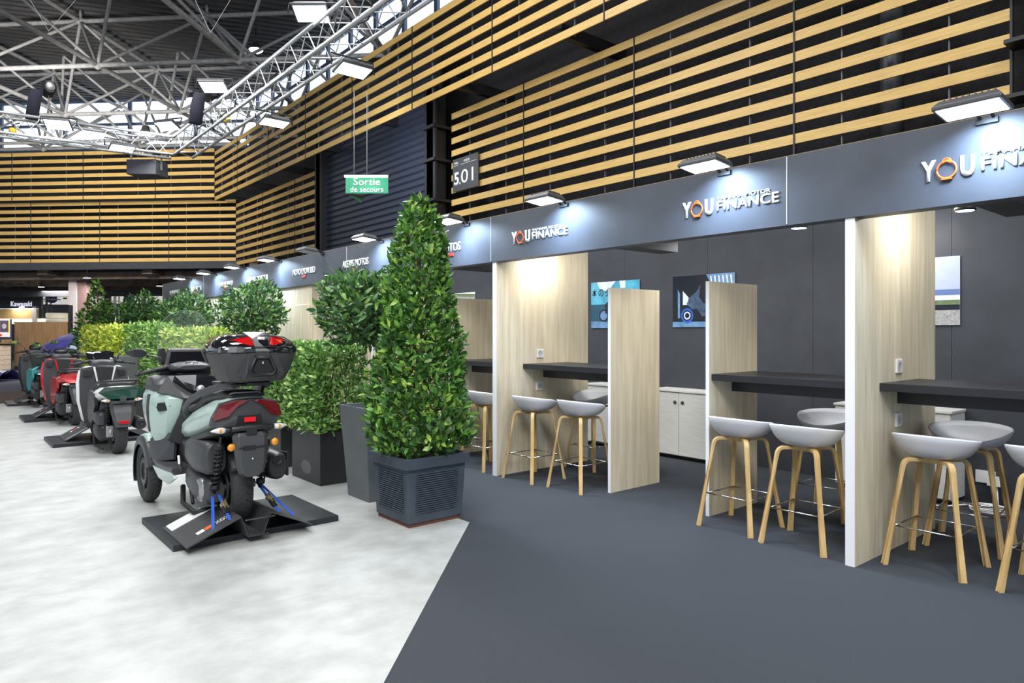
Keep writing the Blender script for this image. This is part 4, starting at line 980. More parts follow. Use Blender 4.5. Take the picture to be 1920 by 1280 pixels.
def scooter(loc, pc, lab, rz=0.0, tailc=None, hood=True, sh=None):
    """two wheeled scooter seen from behind; pc is the paint"""
    t = thing('scooter', lab, 'scooter', loc, rz, 'parked scooters')
    wheel(t, 'rear_wheel', (0, 0, .26), .26, .13)
    wheel(t, 'front_wheel', (0, 1.36, .30), .245, .10)
    fender_arc(t, 'front_fender', pc, (0, 1.36, .30), .285, .075, 20, 150, skirt=.04)
    MB().tube([(-.075, 1.36, .30), (-.075, 1.22, .75)], .018, 8).tube([(.075, 1.36, .30), (.075, 1.22, .75)], .018, 8).build('fork', black, t)
    def fr(z, wi, wo, yr, yo, yf):
        h = [(-wi, yr), (-wi-(wo-wi)*.6, yr-.0), (-wo, yo), (-wo*.85, (yo+yf)/2), (-wo*.3, yf)]
        return [(x, y, z) for x, y in h]+[(-x, y, z) for x, y in reversed(h)]
    rings = [fr(.22, .1, .14, .92, .94, 1.06), fr(.32, .14, .235, .86, .90, 1.10), fr(.55, .17, .285, .84, .90, 1.18), (fr(.78, .18, .295, .84, .90, 1.24)), fr(.92, .17, .265, .86, .92, 1.22), fr(.975, .13, .20, .9, .95, 1.14)]
    MB().loft(rings, seg_mi=lambda i, k: 1 if k in (9,) else 0).build('leg_shield', [sh or pc, gplast], t, .006)
    poly3('inner_leg_shield', gplast, [(-.25, .835, .95), (-.265, .83, .80), (-.26, .83, .55), (-.21, .84, .30), (.21, .84, .30), (.26, .83, .55), (.265, .83, .80), (.25, .835, .95), (.1, .85, .98), (-.1, .85, .98)], t, .014, (0, -1, 0))
    poly3('shield_centre', dplast, [(-.10, .805, .96), (-.06, .80, .74), (.06, .80, .74), (.10, .805, .96)], t, .02, (0, -1, 0))
    for s_ in (-1, 1):
        poly3('trim_line', sh or pc, [(s_*.125, .80, .97), (s_*.10, .80, .97), (s_*.055, .80, .74), (s_*.075, .80, .74)], t, .010, (0, -1, 0))
        poly3('glove_box', black, [(s_*.14, .81, .93), (s_*.225, .815, .92), (s_*.23, .815, .86), (s_*.15, .81, .85)], t, .012, (0, -1, 0))
        MB().loft([[(s_*a, y, z) for a, z in ((.08, .26), (.24, .27), (.255, .30), (.08, .31))] for y in (.42, .88)], smooth=False).build('footboard', dplast, t, .004)
        poly3('side_cover', pc if sh or pc is redp else dplast, [(s_*.20, .62, .66), (s_*.225, .30, .72), (s_*.225, .02, .70), (s_*.205, .08, .56), (s_*.19, .28, .44), (s_*.185, .42, .30), (s_*.185, .56, .28), (s_*.19, .66, .42)], t, .014, (s_, 0, 0))
        MB().tube([(s_*.20, .93, 1.02), (s_*.36, .89, 1.0)], .0165, 10).build('grip', rubber, t)
        MB().tube([(s_*.13, .95, 1.03), (s_*.23, .92, 1.02)], .022, 10).build('switch_pod', black, t)
        MB().tube([(s_*.18, .99, 1.02), (s_*.34, .95, .99)], .006, 6).build('brake_lever', alu if pc is tealp else dplast, t)
        mirror(t, (s_*.17, .96, 1.05), (s_*.33, .98, 1.20), 0, .065, .035)
    body([(.86, 0, .13, .26, .62, .9), (.65, 0, .12, .25, .42, .9), (.45, 0, .15, .25, .55, .9), (.2, 0, .17, .35, .7, .95), (.0, 0, .17, .52, .74, .95)]).build('centre_tunnel', dplast, t)
    body([(.9, 0, .08, .96, 1.03, 1), (.93, 0, .14, .95, 1.055, 1), (.99, 0, .155, .96, 1.06, 1), (1.05, 0, .10, .98, 1.05, 1)]).build('handlebar_cover', gplast, t)
    poly3('instrument_panel', gloss, [(-.08, .955, 1.06), (.08, .955, 1.06), (.10, .99, 1.09), (.07, 1.04, 1.13), (-.07, 1.04, 1.13), (-.10, .99, 1.09)], t, .012, (0, -1, .6))
    if hood: poly3('fly_screen', gloss, [(-.14, 1.06, 1.05), (.14, 1.06, 1.05), (.16, 1.12, 1.14), (.09, 1.13, 1.155), (0, 1.135, 1.145), (-.09, 1.13, 1.155), (-.16, 1.12, 1.14)], t, .006, (0, -1, .3))
    else: MB().lathe([(0, .02), (.07, .02), (.085, 0), (.06, -.03), (0, -.04)], (0, .99, 1.09), 'z', 24).build('round_dial', gplast, t)
    body([(-.24, 0, .10, .71, .775, .8), (-.2, 0, .19, .655, .79, .95), (-.05, 0, .225, .63, .79, 1.05), (.15, 0, .235, .58, .76, 1), (.35, 0, .22, .50, .72, 1), (.5, 0, .17, .46, .66, 1), (.56, 0, .10, .46, .6, 1)]).build('tail_cover', pc, t)
    poly3('tail_panel', tailc or gloss, [(-.17, -.245, .785), (.17, -.245, .785), (.235, -.225, .72), (.13, -.255, .65), (-.13, -.255, .65), (-.235, -.225, .72)], t, .022, (0, -1, -.2))
    body([(-.16, 0, .10, .78, .82, 1), (-.1, 0, .16, .775, .845, 1), (.1, 0, .17, .75, .84, 1), (.25, 0, .165, .72, .80, 1), (.45, 0, .15, .68, .78, 1), (.58, 0, .08, .66, .74, 1)]).build('seat', seatm, t)
    MB().tube([(-.20, .12, .79), (-.215, -.02, .825), (-.17, -.17, .845), (0, -.20, .85), (.17, -.17, .845), (.215, -.02, .825), (.20, .12, .79)], .015, 8).build('grab_rail', dplast, t)
    mb = MB(); mb.loft([[(x, y, z) for x, y, z in ((-a, yy+.05, z), (-a*.7, yy, z), (a*.7, yy, z), (a, yy+.05, z), (a*.9, yy+.07, z), (-a*.9, yy+.07, z))] for z, a, yy in ((.66, .10, -.20), (.60, .13, -.25), (.50, .12, -.30), (.40, .10, -.33), (.335, .075, -.335))], smooth=False)
    rf = mb.build('rear_fender', gplast, t, .006)
    MB().box(-.05, .05, -.345, -.325, .375, .41).build('reflector', redlens, rf, .002)
    MB().box(-.12, .12, -.29, -.27, .60, .625).box(-.03, .03, -.31, -.24, .62, .67).build('plate_bracket', gplast, rf, .004)
    signal(t, (-.15, -.24, .635), -1); signal(t, (.15, -.24, .635), 1)
    body([(.36, -.12, .05, .36, .46, 1), (.26, -.14, .075, .33, .50, 1), (.05, -.145, .075, .32, .49, 1), (-.02, -.14, .05, .34, .46, 1)]).build('air_box', gplast, t)
    body([(.40, -.12, .05, .24, .34, 1), (.30, -.14, .065, .17, .35, 1), (.05, -.145, .065, .15, .35, 1), (-.05, -.13, .045, .18, .32, 1)]).build('transmission_cover', dplast, t)
    MB().box(-.13, -.055, -.07, .05, .20, .33).lathe([(0, -.11), (.07, -.11), (.08, -.07), (.03, -.07)], (0, 0, .26), 'x', 18).build('hub_casing', castal, t, .01)
    body([(.6, 0, .1, .2, .45, 1), (.3, 0, .12, .18, .5, 1), (.25, 0, .1, .2, .5, 1)]).build('engine', castal if pc in (tealp, redp) else black, t)
    MB().tube([(-.17, .45, .20), (-.20, .2, .09), (-.15, .0, .07)], .013, 6).build('centre_stand', black, t)
    shock(t, (-.12, -.02, .30), (-.125, -.12, .63), black); shock(t, (.12, -.02, .30), (.125, -.12, .63), black)
    mf = MB().loft([oval(y, .20, a, .34-a, .34+a*1.2, 12, 2.3) for y, a in ((-.20, .05), (-.17, .065), (.1, .065), (.3, .045), (.42, .02))]).build('muffler', dplast, t)
    MB().lathe([(0, .02), (.018, .02), (.022, 0), (.03, 0), (.03, .02)], (.20, -.215, .36), 'y', 14).build('exhaust_tip', black, mf)
    return t
scooter((1.655, 9.05, 0), whitep, 'white and grey scooter, second from the camera', tailc=mat('dark_green_tail', (.012, .05, .035), .08, coat=1))
scooter((1.665, 12.20, 0), redp, 'red scooter between the teal and the white one', 0.06, tailc=redlens, hood=False)
scooter((1.66, 15.35, 0), tealp, 'teal scooter farthest from the camera', 0.10, tailc=dplast, hood=False, sh=dplast)

# ------------------------------------------------------------------ display stands
def stand(cx, cy, lab, main=False):
    t = thing('display_stand', lab, 'stand', (cx, cy, 0), 0, 'black wheel stands under the scooters')
    bx('base_board', mat('black_board', (.018, .02, .026), .45, spec=.4), -.565, .565, -.43, .43, 0, .045, t, .002)
    rm = mat('textured_black_ramp', (.045, .047, .05), .6, bump=.6, bscale=120)
    y0, y1 = (-.58, .0) if main else (-.27, .27)
    y0, y1 = (-.56, .02) if main else (-.27, .27)
    for s_ in (-1, 1):
        if main:
            lo, hi = ((-.52, -.19) if s_ < 0 else (.31, .01)); zh = .19
        else: lo, hi = s_*.42, s_*.08; zh = .24
        mb = MB(); mb.add([(lo, y0, .05), (lo, y1, .05), (hi, y1, zh), (hi, y0, zh), (lo, y0, .045), (lo, y1, .045), (hi, y1, zh-.006), (hi, y0, zh-.006)],
                          [(0, 1, 2, 3), (7, 6, 5, 4), (0, 3, 7, 4), (1, 5, 6, 2), (0, 4, 5, 1)])
        bo = hi-s_*.05
        mb.add([(hi, y0, zh), (hi, y1, zh), (bo, y1, .05), (bo, y0, .05)], [(0, 1, 2, 3)])
        r = mb.build('ramp', rm, t, fix=False)
        sm = r.modifiers.new('t', 'SOLIDIFY'); sm.thickness = .004
        if s_ < 0:
            d = Vector((hi-lo, 0, zh-.05)); L = d.length; d.normalize(); o = Vector((lo, 0, .052))
            if main:
                mb = MB(); mb.add([o+d*.02+Vector((0, y, 0)) for y in (y1-.16, y1-.01)]+[o+d*(L-.02)+Vector((0, y, 0)) for y in (y1-.01, y1-.16)], [(0, 1, 2, 3)])
                pl = mb.build('placard', white_edge, t, fix=False); sm = pl.modifiers.new('t', 'SOLIDIFY'); sm.thickness = .004
                MB().add([o+d*(L-.07)+Vector((0, y, .003)) for y in (y1-.13, y1-.04)]+[o+d*(L-.045)+Vector((0, y, .003)) for y in (y1-.04, y1-.13)], [(0, 1, 2, 3)]).build('placard_print', gplast, pl, fix=False)
                for a, w_, m in ((.10, .05, whitelet), (.155, .06, orangelet)):
                    MB().add([o+d*a+Vector((0, y, .002)) for y in (y0+.10, y0+.15)]+[o+d*(a+w_)+Vector((0, y, .002)) for y in (y0+.15, y0+.10)], [(0, 1, 2, 3)]).build('maker_mark', m, t, fix=False)
                text('XOX', 'maker_mark', whitelet, t, o+d*.225+Vector((0, y0+.10, .002)), d, (0, 1, 0), .10, .05, 0, .03)
            else:
                for a, m in ((.12, whitelet), (.15, redlet), (.18, redlet), (.21, whitelet)):
                    MB().add([o+d*a+Vector((0, y, .003)) for y in (y1-.18, y1-.12)]+[o+d*(a+.022)+Vector((0, y, .003)) for y in (y1-.12, y1-.18)], [(0, 1, 2, 3)]).build('maker_mark', m, t, fix=False)
                MB().add([o+d*.02+Vector((0, y, .003)) for y in (y0+.02, y0+.10)]+[o+d*(L-.02)+Vector((0, y, .003)) for y in (y0+.10, y0+.02)], [(0, 1, 2, 3)]).build('placard', alu, t, fix=False)
    MB().tube([(-.16 if main else -.08, y0, .16), (.04 if main else .08, y0, .16)], .006, 6).box(*( (-.14, .0) if main else (-.05, .05)), y0, y1, .045, .05).build('wheel_trough', rm, t)
    return t
stand(1.745, 5.18, 'black board with two ramps and a white placard under the mint scooter', True)
stand(1.69, 10.36, 'black board under the front wheel of the white scooter')
stand(1.67, 13.40, 'black board under the front wheel of the red scooter')
stand(1.67, 16.45, 'black board under the front wheel of the teal scooter')
def strap(A, B, Cc, D, lab):
    """two blue straps from the hub at A and C down to the stand at B and D"""
    t = thing('tie_down_strap', lab, 'strap', (0, 0, 0), 0, 'blue straps holding the mint scooter')
    for i, (p, q) in enumerate(((A, B), (Cc, D))):
        p, q = Vector(p), Vector(q); d = (q-p).normalized(); s_ = Vector((1, .3, 0)).normalized()
        mb = MB(); mb.obox((p+q)/2, d, s_, d.cross(s_), (p-q).length/2, .011, .0015); mb.build('webbing', bluestrap, t)
    p, q = Vector(Cc), Vector(D); d = (q-p).normalized(); m_ = p+(q-p)*.55; s_ = Vector((1, .3, 0)).normalized(); n = d.cross(s_)
    mb = MB(); mb.obox(m_, d, s_, n, .04, .004, .014); mb.obox(m_+s_*.022, d, s_, n, .04, .003, .014); mb.obox(m_-s_*.0, d, s_, n, .015, .018, .010); mb.build('ratchet', brass, t, .002)
    mb = MB(); mb.obox(m_+d*.05, d, s_, n, .03, .016, .010); mb.build('ratchet_handle', black, t, .003)
strap((1.47, 4.93, .34), (1.395, 4.66, .115), (1.49, 4.93, .34), (1.50, 4.66, .17), 'blue ratchet straps on the left of the rear wheel')
strap((1.78, 4.93, .34), (1.99, 4.80, .09), (1.77, 4.93, .34), (1.86, 4.74, .15), 'blue ratchet straps on the right of the rear wheel')

# ------------------------------------------------------------------ lighting truss, lamps, hoists, speaker, signs
def box_truss(name, p0, p1, s, lab, seg=.5):
    t = thing(name, lab, 'truss', (0, 0, 0), 0, 'aluminium box truss over the stand')
    p0, p1 = Vector(p0), Vector(p1); d = p1-p0; L = d.length; d.normalize(); u = Vector((0, 0, 1)); v = d.cross(u); h = s/2
    C4 = [(-h, -h), (h, -h), (h, h), (-h, h)]
    for a, b in C4: MB().tube([p0+v*a+u*b, p1+v*a+u*b], .025, 10).build('chord', alu, t)
    mb = MB(); n = int(L/seg)
    for k in range(n):
        q0 = p0+d*(L*k/n); qm = p0+d*(L*(k+.5)/n); q1 = p0+d*(L*(k+1)/n)
        for i in range(4):
            a, b = C4[i]; c, e_ = C4[(i+1) % 4]
            mb.tube([q0+v*a+u*b, qm+v*c+u*e_], .007, 5, cap=False); mb.tube([qm+v*c+u*e_, q1+v*a+u*b], .007, 5, cap=False)
    mb.build('lattice_bracing', alu, t, fix=False)
    return t
TC = Vector((3.6, 13.95, 4.83))
box_truss('lighting_truss', (3.6, 13.80, 4.83), (3.6, 2.0, 4.83), .33, 'aluminium box truss running along the slatted wall')
box_truss('lighting_truss', (3.45, 13.97, 4.83), (-3.0, 14.9, 4.90), .33, 'aluminium box truss crossing the hall at the left')
mb = MB()
for k in range(5):
    y = 13.2-k*1.4; mb.tube([(3.55+.08*math.sin(k*2+j), y-.14*j, 4.83+.07*math.sin(j*1.3+k)) for j in range(11)], .012, 5)
tag(mb.build('power_cables', black), 'black cables lying inside the truss along the slatted wall', 'cable')
def hang_flood(p, aim, lab, m=cool, power=150, s=1.35):
    t = thing('flood_lamp', lab, 'floodlight', p, 0, 'floodlights on the trusses')
    t.rotation_euler = Vector(aim).to_track_quat('-Z', 'X').to_euler()
    flood_mesh(t, s)
    MB().add([(-.085*s,-.135*s,-.003),(.085*s,-.135*s,-.003),(.085*s,.135*s,-.003),(-.085*s,.135*s,-.003)], [(3,2,1,0)]).build('lens', m, t, fix=False)
    mb = MB(); mb.tube([(.0, -.2*s, .02), (0, -.2*s, .16), (0, .2*s, .16), (0, .2*s, .02)], .012, 6); mb.build('yoke', black, t)
    if power: lamp('flood_light', (0, 0, -.02), (0, 0, -1), .2, .3, power, (.95, .97, 1), t)
for p, aim, lab, pw in (((3.35, 7.58, 5.05), (-.25, -.3, -1), 'brightest floodlight at the top centre of the photo', 70),
                         ((3.75, 7.33, 4.42), (0, -.2, -1), 'floodlight under the truss in front of the slats, below the brightest one', 60),
                         ((3.30, 11.0, 5.12), (-.25, -.3, -1), 'floodlight on the truss left of the slatted corner', 60),
                         ((3.85, 10.0, 4.45), (0, -.15, -1), 'floodlight hanging under the truss against the slats', 60),
                         ((1.64, 13.85, 4.88), (-.15, -.35, -.8), 'finned floodlight on the left truss', 30),
                         ((2.61, 13.9, 4.66), (0, -.2, -1), 'floodlight below the left truss beside the loudspeaker', 30),
                         ((3.30, 13.7, 5.14), (-.3, -.2, -.9), 'floodlight on top of the truss corner', 30)):
    hang_flood(p, aim, lab, cool, pw)
for p, lab in (((7.19, 20.07, 9.55), 'warm high bay lamp up in the space frame'), ((5.8, 21.2, 8.1), 'warm high bay lamp in front of the windows'), ((4.75, 22.1, 7.15), 'small warm lamp low in front of the windows')):
    t = thing('high_bay_lamp', lab, 'ceiling light', p, 0, 'warm high bay lamps')
    MB().lathe([(0, .18), (.09, .17), (.12, .05), (.2, 0), (.2, -.02)], (0, 0, 0)).build('housing', gplast, t)
    MB().lathe([(0, -.10), (.11, -.09), (.18, -.04), (.19, -.02)], (0, 0, 0)).build('lens', warmled, t, fix=False)
    MB().tube([(0, 0, .17), (0, 0, .6)], .012, 6).build('stem', black, t)
def hoist(x, y, z, ztop, lab):
    t = thing('chain_hoist', lab, 'hoist', (x, y, z), 0, 'black chain hoists over the trusses')
    MB().loft([oval(q, 0, a, -.1, .1, 12) for q, a in ((-.2, .06), (-.17, .1), (.17, .1), (.2, .06))]).build('motor', black, t)
    MB().lathe([(0, -.02), (.06, -.02), (.07, 0)], (0, -.21, 0), 'y', 12).build('motor_cap', castal, t)
    MB().loft([[(-.09+dx, -.07, zz), (.09+dx, -.07, zz), (.09+dx, .07, zz), (-.09+dx, .07, zz)] for zz, dx in ((-.05, -.16), (-.2, -.2), (-.55, -.24))]).build('chain_bag', mat('bag_fabric', (.015, .015, .03), .9), t)
    mb = MB(); n = int((ztop-z)/.09)
    for k in range(n):
        zz = z+.1+k*.09; a = k % 2
        mb.tube([(.018*math.cos(q)*(1-a), .018*math.cos(q)*a, zz+.045+.05*math.sin(q)) for q in [2*PI*j/8 for j in range(9)]], .006, 4, cap=False)
    mb.build('chain', alu, t, fix=False)
    MB().tube([(0, 0, -.1), (0, 0, -.35)], .012, 6).tube([(0, 0, 1.0), (-.9, 0, ztop-z)], .004, 5).tube([(0, 0, 1.0), (.9, .3, ztop-z)], .004, 5).build('sling', mat('wire_rope', (.25, .25, .26), .5), t)
hoist(3.55, 12.0, 5.35, 8.1, 'chain hoist with black bag over the truss beside the slatted corner')
hoist(1.55, 14.2, 5.55, 8.1, 'chain hoist with black bag over the left truss')
for (x, y, z, lab) in ((1.05, 14.25, 4.75, 'yellow plug connector on the left truss'), (3.62, 11.4, 4.80, 'yellow plug connector on the truss along the slats')):
    t = thing('plug_connector', lab, 'connector', (x, y, z)); MB().lathe([(0, -.05), (.04, -.05), (.055, .0), (.055, .04), (.03, .06), (0, .06)], (0, 0, 0), 'z', 14).build('cap', yellow, t)
    MB().tube([(0, 0, .06), (.02, 0, .12), (.1, 0, .16)], .012, 6).build('cord', black, t)
# loudspeaker
t = thing('loudspeaker', 'dark loudspeaker box hanging from the left truss', 'loudspeaker', (3.03, 14.40, 4.49), .93-PI/2+.35)
t.rotation_euler = (0, 0, math.radians(-50))
MB().prism([(-.31, -.13), (.31, -.16), (.30, .13), (-.31, .15)], 1, -.02, .33).build('cabinet', gplast, t, .01)
MB().prism([(-.30, -.12), (.30, -.15), (.29, .12), (-.30, .14)], 1, -.028, -.021).build('grille', mat('dark_grille', (.04, .04, .05), .5), t)
MB().box(-.325, -.315, .1, .14, -.05, .3).box(.315, .325, .1, .14, -.05, .3).box(-.32, .32, .1, .14, .29, .30).build('yoke', alu, t)

# emergency exit sign
rt = Vector((.766, -.643, 0)); nf = Vector((-.643, -.766, 0))
t = thing('exit_sign', 'green hanging emergency exit sign with a lit tube along its top', 'sign', (6.27, 11.71, 4.15))
mb = MB(); mb.obox((0, 0, 0), rt, (0, 0, 1), nf, .40, .155, .006); pn = mb.build('front_panel', greensign, t)
text('Sortie', 'lettering', whitelet, t, Vector((0, 0, .0))+nf*.008-rt*.25+Vector((0, 0, -.008)), rt, (0, 0, 1), .50, .14, .003, .012)
text('de secours', 'lettering', whitelet, t, Vector((0, 0, 0))+nf*.008-rt*.31+Vector((0, 0, -.135)), rt, (0, 0, 1), .62, .105, .003, .012)
a = -rt*.38-nf*.01; 
mb = MB(); q = [a+Vector((0, 0, -.155)), a+rt*.27-nf*.25+Vector((0, 0, -.155)), a+rt*.27-nf*.0+Vector((0, 0, -.33))]
q2 = [p-nf*.012 for p in q]
mb.add(q+q2, [(0, 1, 2), (5, 4, 3), (0, 3, 4, 1), (1, 4, 5, 2), (2, 5, 3, 0)]); mb.build('side_panel', mat('deep_green', (.006, .07, .045), .4), t)
mb = MB(); c = nf*.05+Vector((0, 0, .155)); mb.tube([c-rt*.41, c+rt*.40], .02, 12)
mb.build('tube_lamp', mat('lit_tube', (1, 1, 1), .3, emit=(.85, 1, .9), es=5), t)
mb = MB(); mb.obox(Vector((0, 0, .178)), rt, (0, 0, 1), nf, .42, .012, .06); mb.build('lamp_rail', greytx, t)
mb = MB()
for k in (-.24, .0): mb.tube([rt*k+Vector((0, 0, .18)), rt*k+Vector((0, 0, 1.75))], .008, 6)
mb.build('hanging_rod', steel, t)
lamp('tube_light', (6.1, 11.5, 4.25), (6.1, 11.5, 3), .5, .05, 1.5, (.85, 1, .9))
lamp('door_light', (6.6, 12.6, 5.2), (8.8, 14.5, 4.0), .5, .5, 60, (.8, .88, 1))
# hall number sign
t = thing('hall_sign', 'dark hall and gate number sign on the oak slats', 'sign', (8.42, 0, 0))
bx('plate', greytx, 0, .02, 11.10, 11.98, 4.33, 5.01, t)
for bdy, y, z, W, H, bo in (('5', 11.93, 4.46, .17, .27, .04), ('.', 11.745, 4.46, .045, .045, .05), ('01', 11.68, 4.47, .42, .28, 0.0), ('HALL', 11.92, 4.90, .14, .045, .03), ('PORTE', 11.58, 4.90, .19, .05, 0)):
    text(bdy, 'lettering', whitelet, t, (0, y, z), U, Vv, W, H, .002, bo*.6)
bx('line', whitelet, -.003, 0, 11.78, 11.96, 4.868, 4.873, t); bx('line', whitelet, -.003, 0, 11.16, 11.70, 4.868, 4.873, t)

# ------------------------------------------------------------------ far left background
CR = Vector((.766, -.643, 0)); CN = Vector((-.643, -.766, 0))
def fbox(mb, c, hw, hh, hd, mi=0): return mb.obox(Vector(c), CR, (0, 0, 1), CN, hw, hh, hd, mi)
t = thing('support_column', 'square column, pinkish white front and mauve side, beside the far cone shrub', 'column', (4.60, 32.65, 0))
fbox(MB(), (-.14, .1, 1.72), .16, 1.75, .16).build('front_casing', mat('pinkish_white', (.55, .50, .52), .6), t)
fbox(MB(), (.16, -.10, 1.72), .17, 1.75, .15).build('side_casing', mauve, t)
t = thing('wooden_booth_wall', 'brown wood booth wall behind the teal scooter', 'partition', (3.19, 31.25, 0))
fbox(MB(), (0, 0, .93), .99, .81, .04).build('board', brownwood, t)
fbox(MB(), (-.0, 0, .05), .99, .05, .03).build('plinth', black, t)
fbox(MB(), (.08, 0, 1.755), 1.12, .015, .06).build('top_rail', brownwood, t)
fbox(MB(), tuple(CR*1.08+Vector((0, 0, 1.2))), .06, 1.2, .05).build('end_post', black, t)
t = thing('display_wall', 'dark booth wall at the far left edge carrying a yellow poster', 'partition', (1.4, 30.1, 0))
fbox(MB(), (0, 0, .92), .95, .92, .04).build('board', charcoal, t)
t = thing('wall_poster', 'yellow and white helmet poster at the far left edge', 'poster', (1.95, 29.53, 1.53))
fbox(MB(), (0, 0, 0), .19, .31, .004).build('sheet', white_edge, t)
fbox(MB(), tuple(CN*.006+Vector((0, 0, .06))), .15, .2, .002).build('picture', mat('poster_violet', (.10, .07, .12), .4), t)
fbox(MB(), tuple(CN*.006-CR*.175), .02, .31, .003).build('yellow_strip', yellow, t)
fbox(MB(), tuple(CN*.006+CR*.155+Vector((0, 0, .05))), .02, .2, .003).build('yellow_strip', yellow, t)
MB().loft([[tuple(CN*.012+CR*(r*math.cos(a))+Vector((0, 0, .07+r*1.2*math.sin(a)))) for a in [2*PI*k/14 for k in range(14)]] for r in (.085, .06)]).build('picture_helmet', white_edge, t)
fbox(MB(), tuple(CN*.010-CR*.12+Vector((0, 0, -.24))), .03, .04, .002).build('picture_logo', redlet, t)
t = thing('drawer_cabinet', 'low pale wood drawer cabinet at the far left edge', 'cabinet', (1.66, 29.4, 0))
for k in range(5): fbox(MB(), (0, 0, .20+k*.165), .42, .078, .2).build('drawer', mat('pale_plank', (.55, .46, .36), .6, var=.15, stretch=(1, 1, 6)), t)
fbox(MB(), tuple(CR*.03+Vector((0, 0, 1.02))), .50, .02, .24).build('worktop', brownwood, t)
for a in (-.36, .36): fbox(MB(), tuple(CR*a+Vector((0, 0, .06))), .03, .06, .18).build('leg', white_edge, t)
t = thing('storage_box', 'small wooden box on the worktop at the far left', 'box', (1.98, 29.12, 1.04)); fbox(MB(), (0, 0, .05), .12, .05, .08).build('body', brownwood, t)
t = thing('canopy_band', 'ochre canopy band above the far left booth', 'canopy', (2.4, 37.1, 0))
fbox(MB(), (0, 0, 2.18), 1.5, .2, .05).build('band', mat('ochre_fabric', (.32, .22, .09), .7), t); fbox(MB(), (0, 0, 2.40), 1.5, .025, .06).build('rail', white_edge, t)
fbox(MB(), tuple(CR*1.40+Vector((0, 0, 2.12))), .09, .32, .08).build('end_bracket', alu, t)
fbox(MB(), (0, 0, 1.86), 1.9, .12, .02).build('lit_panel', mat('lit_cream_panel', (.8, .75, .65), .6, emit=(1, .9, .75), es=.55), t)
lamp('canopy_light', (2.9, 36.4, 2.5), (2.9, 36.0, 0), .5, .5, 40, (1, .93, .8))
t = thing('canopy_spot', 'small bright spotlight on the ochre canopy band', 'spotlight', (3.02, 36.45, 2.44)); fbox(MB(), (0, 0, .03), .08, .05, .06).build('housing', gplast, t); fbox(MB(), tuple(CN*.07), .07, .03, .01).build('lens', warmled, t)
t = thing('fabric_drum', 'cream drum shaped display above the brown booth wall', 'display', (4.25, 35.4, 0))
MB().lathe([(0, .0), (.48, .0), (.5, .02), (.5, .2), (.46, .23), (0, .23)], (0, 0, 1.98), 'z', 28).lathe([(0, 0), (.6, 0), (.6, .17), (0, .17)], (.1, -.1, 1.80), 'z', 28).build('drum', cream, t)
t = thing('booth_header', 'dark booth header with white maker lettering at the far left', 'sign', (3.0, 41.85, 2.78))
fbox(MB(), (0, 0, 0), 1.55, .29, .06).build('board', charcoal, t)
text('Kawasaki', 'lettering', mat('lit_letter', (.8, .8, .85), .4, emit=(.8, .85, 1), es=.7), t, CN*.08+CR*.08+Vector((0, 0, -.13)), CR, Vv, 1.03, .24, .02, .02)
for a in (1.18, 1.28): fbox(MB(), tuple(CN*.08+CR*a+Vector((0, 0, -.15))), .03, .02, .01).build('lettering_mark', white_edge, t)
box_truss('booth_truss', (1.0, 43.6, 3.22), (5.0, 41.5, 3.14), .22, 'far aluminium truss over the dark booth header')
for k, (x, y, z0, z1, lab) in enumerate(((4.86, 45.4, 0, 3.35, 'far truss tower left of the pinkish column'), (7.75, 43.15, 0, 3.35, 'far truss tower right of the far cone shrub'))):
    tt = thing('truss_tower', lab, 'truss', (x, y, 0), .8, 'far truss towers')
    h = .14
    for a, b in ((-h, -h), (h, -h), (h, h), (-h, h)): MB().tube([(a, b, 0), (a, b, z1)], .03, 6).build('chord', alu, tt)
    mb = MB()
    for q in range(int(z1/.35)):
        for (a, b), (c, e_) in (((-h, -h), (h, -h)), ((h, -h), (h, h)), ((h, h), (-h, h)), ((-h, h), (-h, -h))):
            mb.tube([(a, b, q*.35), (c, e_, q*.35+.175)], .013, 4, cap=False); mb.tube([(c, e_, q*.35+.175), (a, b, q*.35+.35)], .013, 4, cap=False)
    mb.build('lattice_bracing', alu, tt, fix=False)
lit = mat('lit_banner', (.75, .73, .70), .6, emit=(1, .97, .92), es=.55); mblue = mat('emblem_blue', (.03, .06, .50), .5)
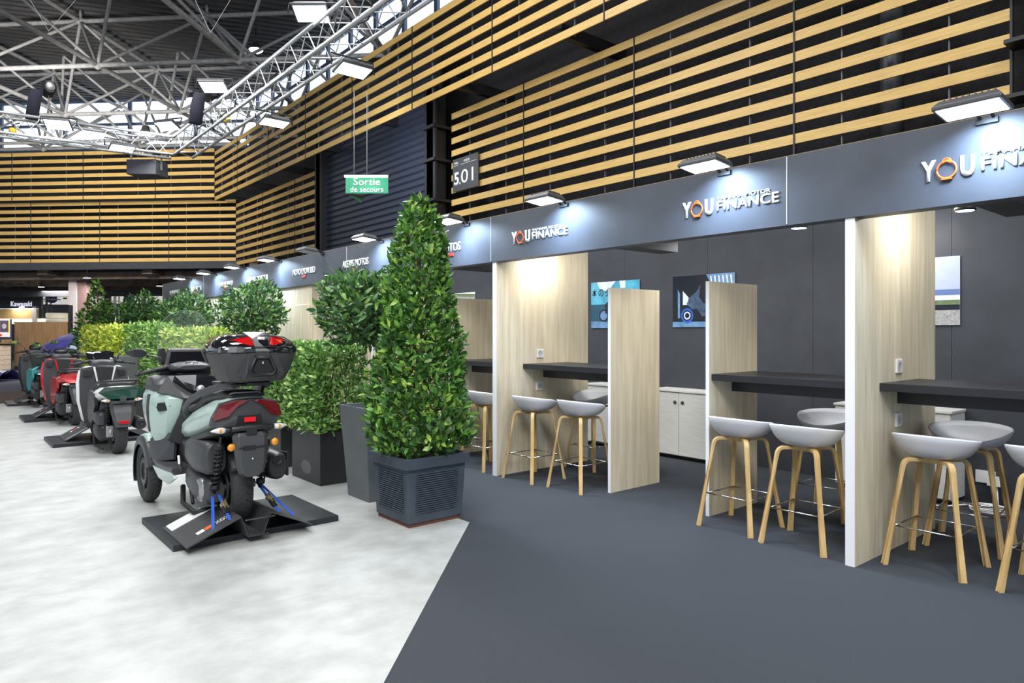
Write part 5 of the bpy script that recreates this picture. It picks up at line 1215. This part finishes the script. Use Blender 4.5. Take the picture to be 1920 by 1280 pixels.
for (x, y, z, hw, cxo, lab) in ((5.65, 47.5, 3.25, .85, -.32, 'white banner with a blue emblem left of the pinkish column'), (9.15, 44.6, 3.30, 1.5, -.45, 'white banner with a blue emblem right of the far cone shrub')):
    t = thing('hanging_banner', lab, 'banner', (x, y, z), 0, 'far white banners')
    fbox(MB(), (0, 0, 0), hw, .27, .05).build('panel', lit, t)
    MB().add([tuple(CN*.07+CR*(cxo+a)+Vector((0, 0, b))) for a, b in ((-.29, .24), (.29, .24), (.29, -.08), (.15, -.17), (0, -.2), (-.15, -.17), (-.29, -.08))], [tuple(range(7))]).build('emblem', mblue, t, fix=False)
    text('MACIF', 'lettering', whitelet, t, CN*.075+CR*(cxo-.24)+Vector((0, 0, -.06)), CR, Vv, .48, .17, 0, .03)
    if hw > 1:
        text("c'est", 'lettering', greytx, t, CN*.075+CR*(cxo+.55)+Vector((0, 0, .02)), CR, Vv, .42, .14, 0, .01)
    fbox(MB(), tuple(CN*.07+CR*(cxo+1.05 if hw > 1 else cxo+.75)+Vector((0, 0, .08))), .22 if hw > 1 else .12, .05, .004).build('yellow_mark', yellow, t)
t = thing('hanging_banner', 'plain white banner just behind the top of the far cone shrub', 'banner', (7.25, 46.3, 3.2), 0, 'far white banners'); fbox(MB(), (0, 0, 0), .55, .42, .05).build('panel', lit, t)

# covered vehicle and cover on the floor
t = thing('covered_vehicle', 'large vehicle under a dark blue cloth cover behind the teal scooter', 'vehicle', (3.95, 23.9, 0))
G = []; nu, nv = 46, 20
for i in range(nu+1):
    u = -1+2*i/nu; row = []
    prof = (1-abs(u)**2.6)**.5
    for j in range(nv+1):
        v = PI*j/nv
        z = 1.50*prof*math.sin(v)**.75*(1-.10*max(0, -u))+.012*math.sin(i*1.7+j*.9)
        wv = 1.0*(.35+.65*prof)*math.cos(v)*(1+.05*math.sin(i*1.1))
        row.append(tuple(CR*(u*2.15)+CN*wv+Vector((0, 0, max(0.0, z)))))
    G.append(row)
V = [p for r in G for p in r]; n = nv+1
MB().add(V, [(i*n+k, i*n+k+1, (i+1)*n+k+1, (i+1)*n+k) for i in range(nu) for k in range(nv)], 0, True).build('cover', bluecover, t, fix=False)
t = thing('folded_cover', 'dark blue cloth cover with white hem on the floor at the left edge', 'cover', (.95, 24.9, 0))
G = []
for i in range(31):
    x = -1.3+2.35*i/30; hgt = .10+.22*max(0, (x+.4)/1.8)**1.3
    row = []
    for j in range(9):
        q = j/8; row.append(tuple(CR*x+CN*(.5-1.0*q+.04*math.sin(i*.9))+Vector((0, 0, hgt*math.sin(PI*q)**.7*(1+.18*math.sin(i*1.3))+.012))))
    G.append(row)
MB().add([p for r in G for p in r], [(i*9+k, i*9+k+1, (i+1)*9+k+1, (i+1)*9+k) for i in range(30) for k in range(8)], 0, True).build('cloth', bluecover, t, fix=False)
MB().tube([r[4] for r in G], .012, 5).build('white_hem', white_edge, t)
MB().tube([r[0] for r in G], .010, 5).build('white_hem', white_edge, t)
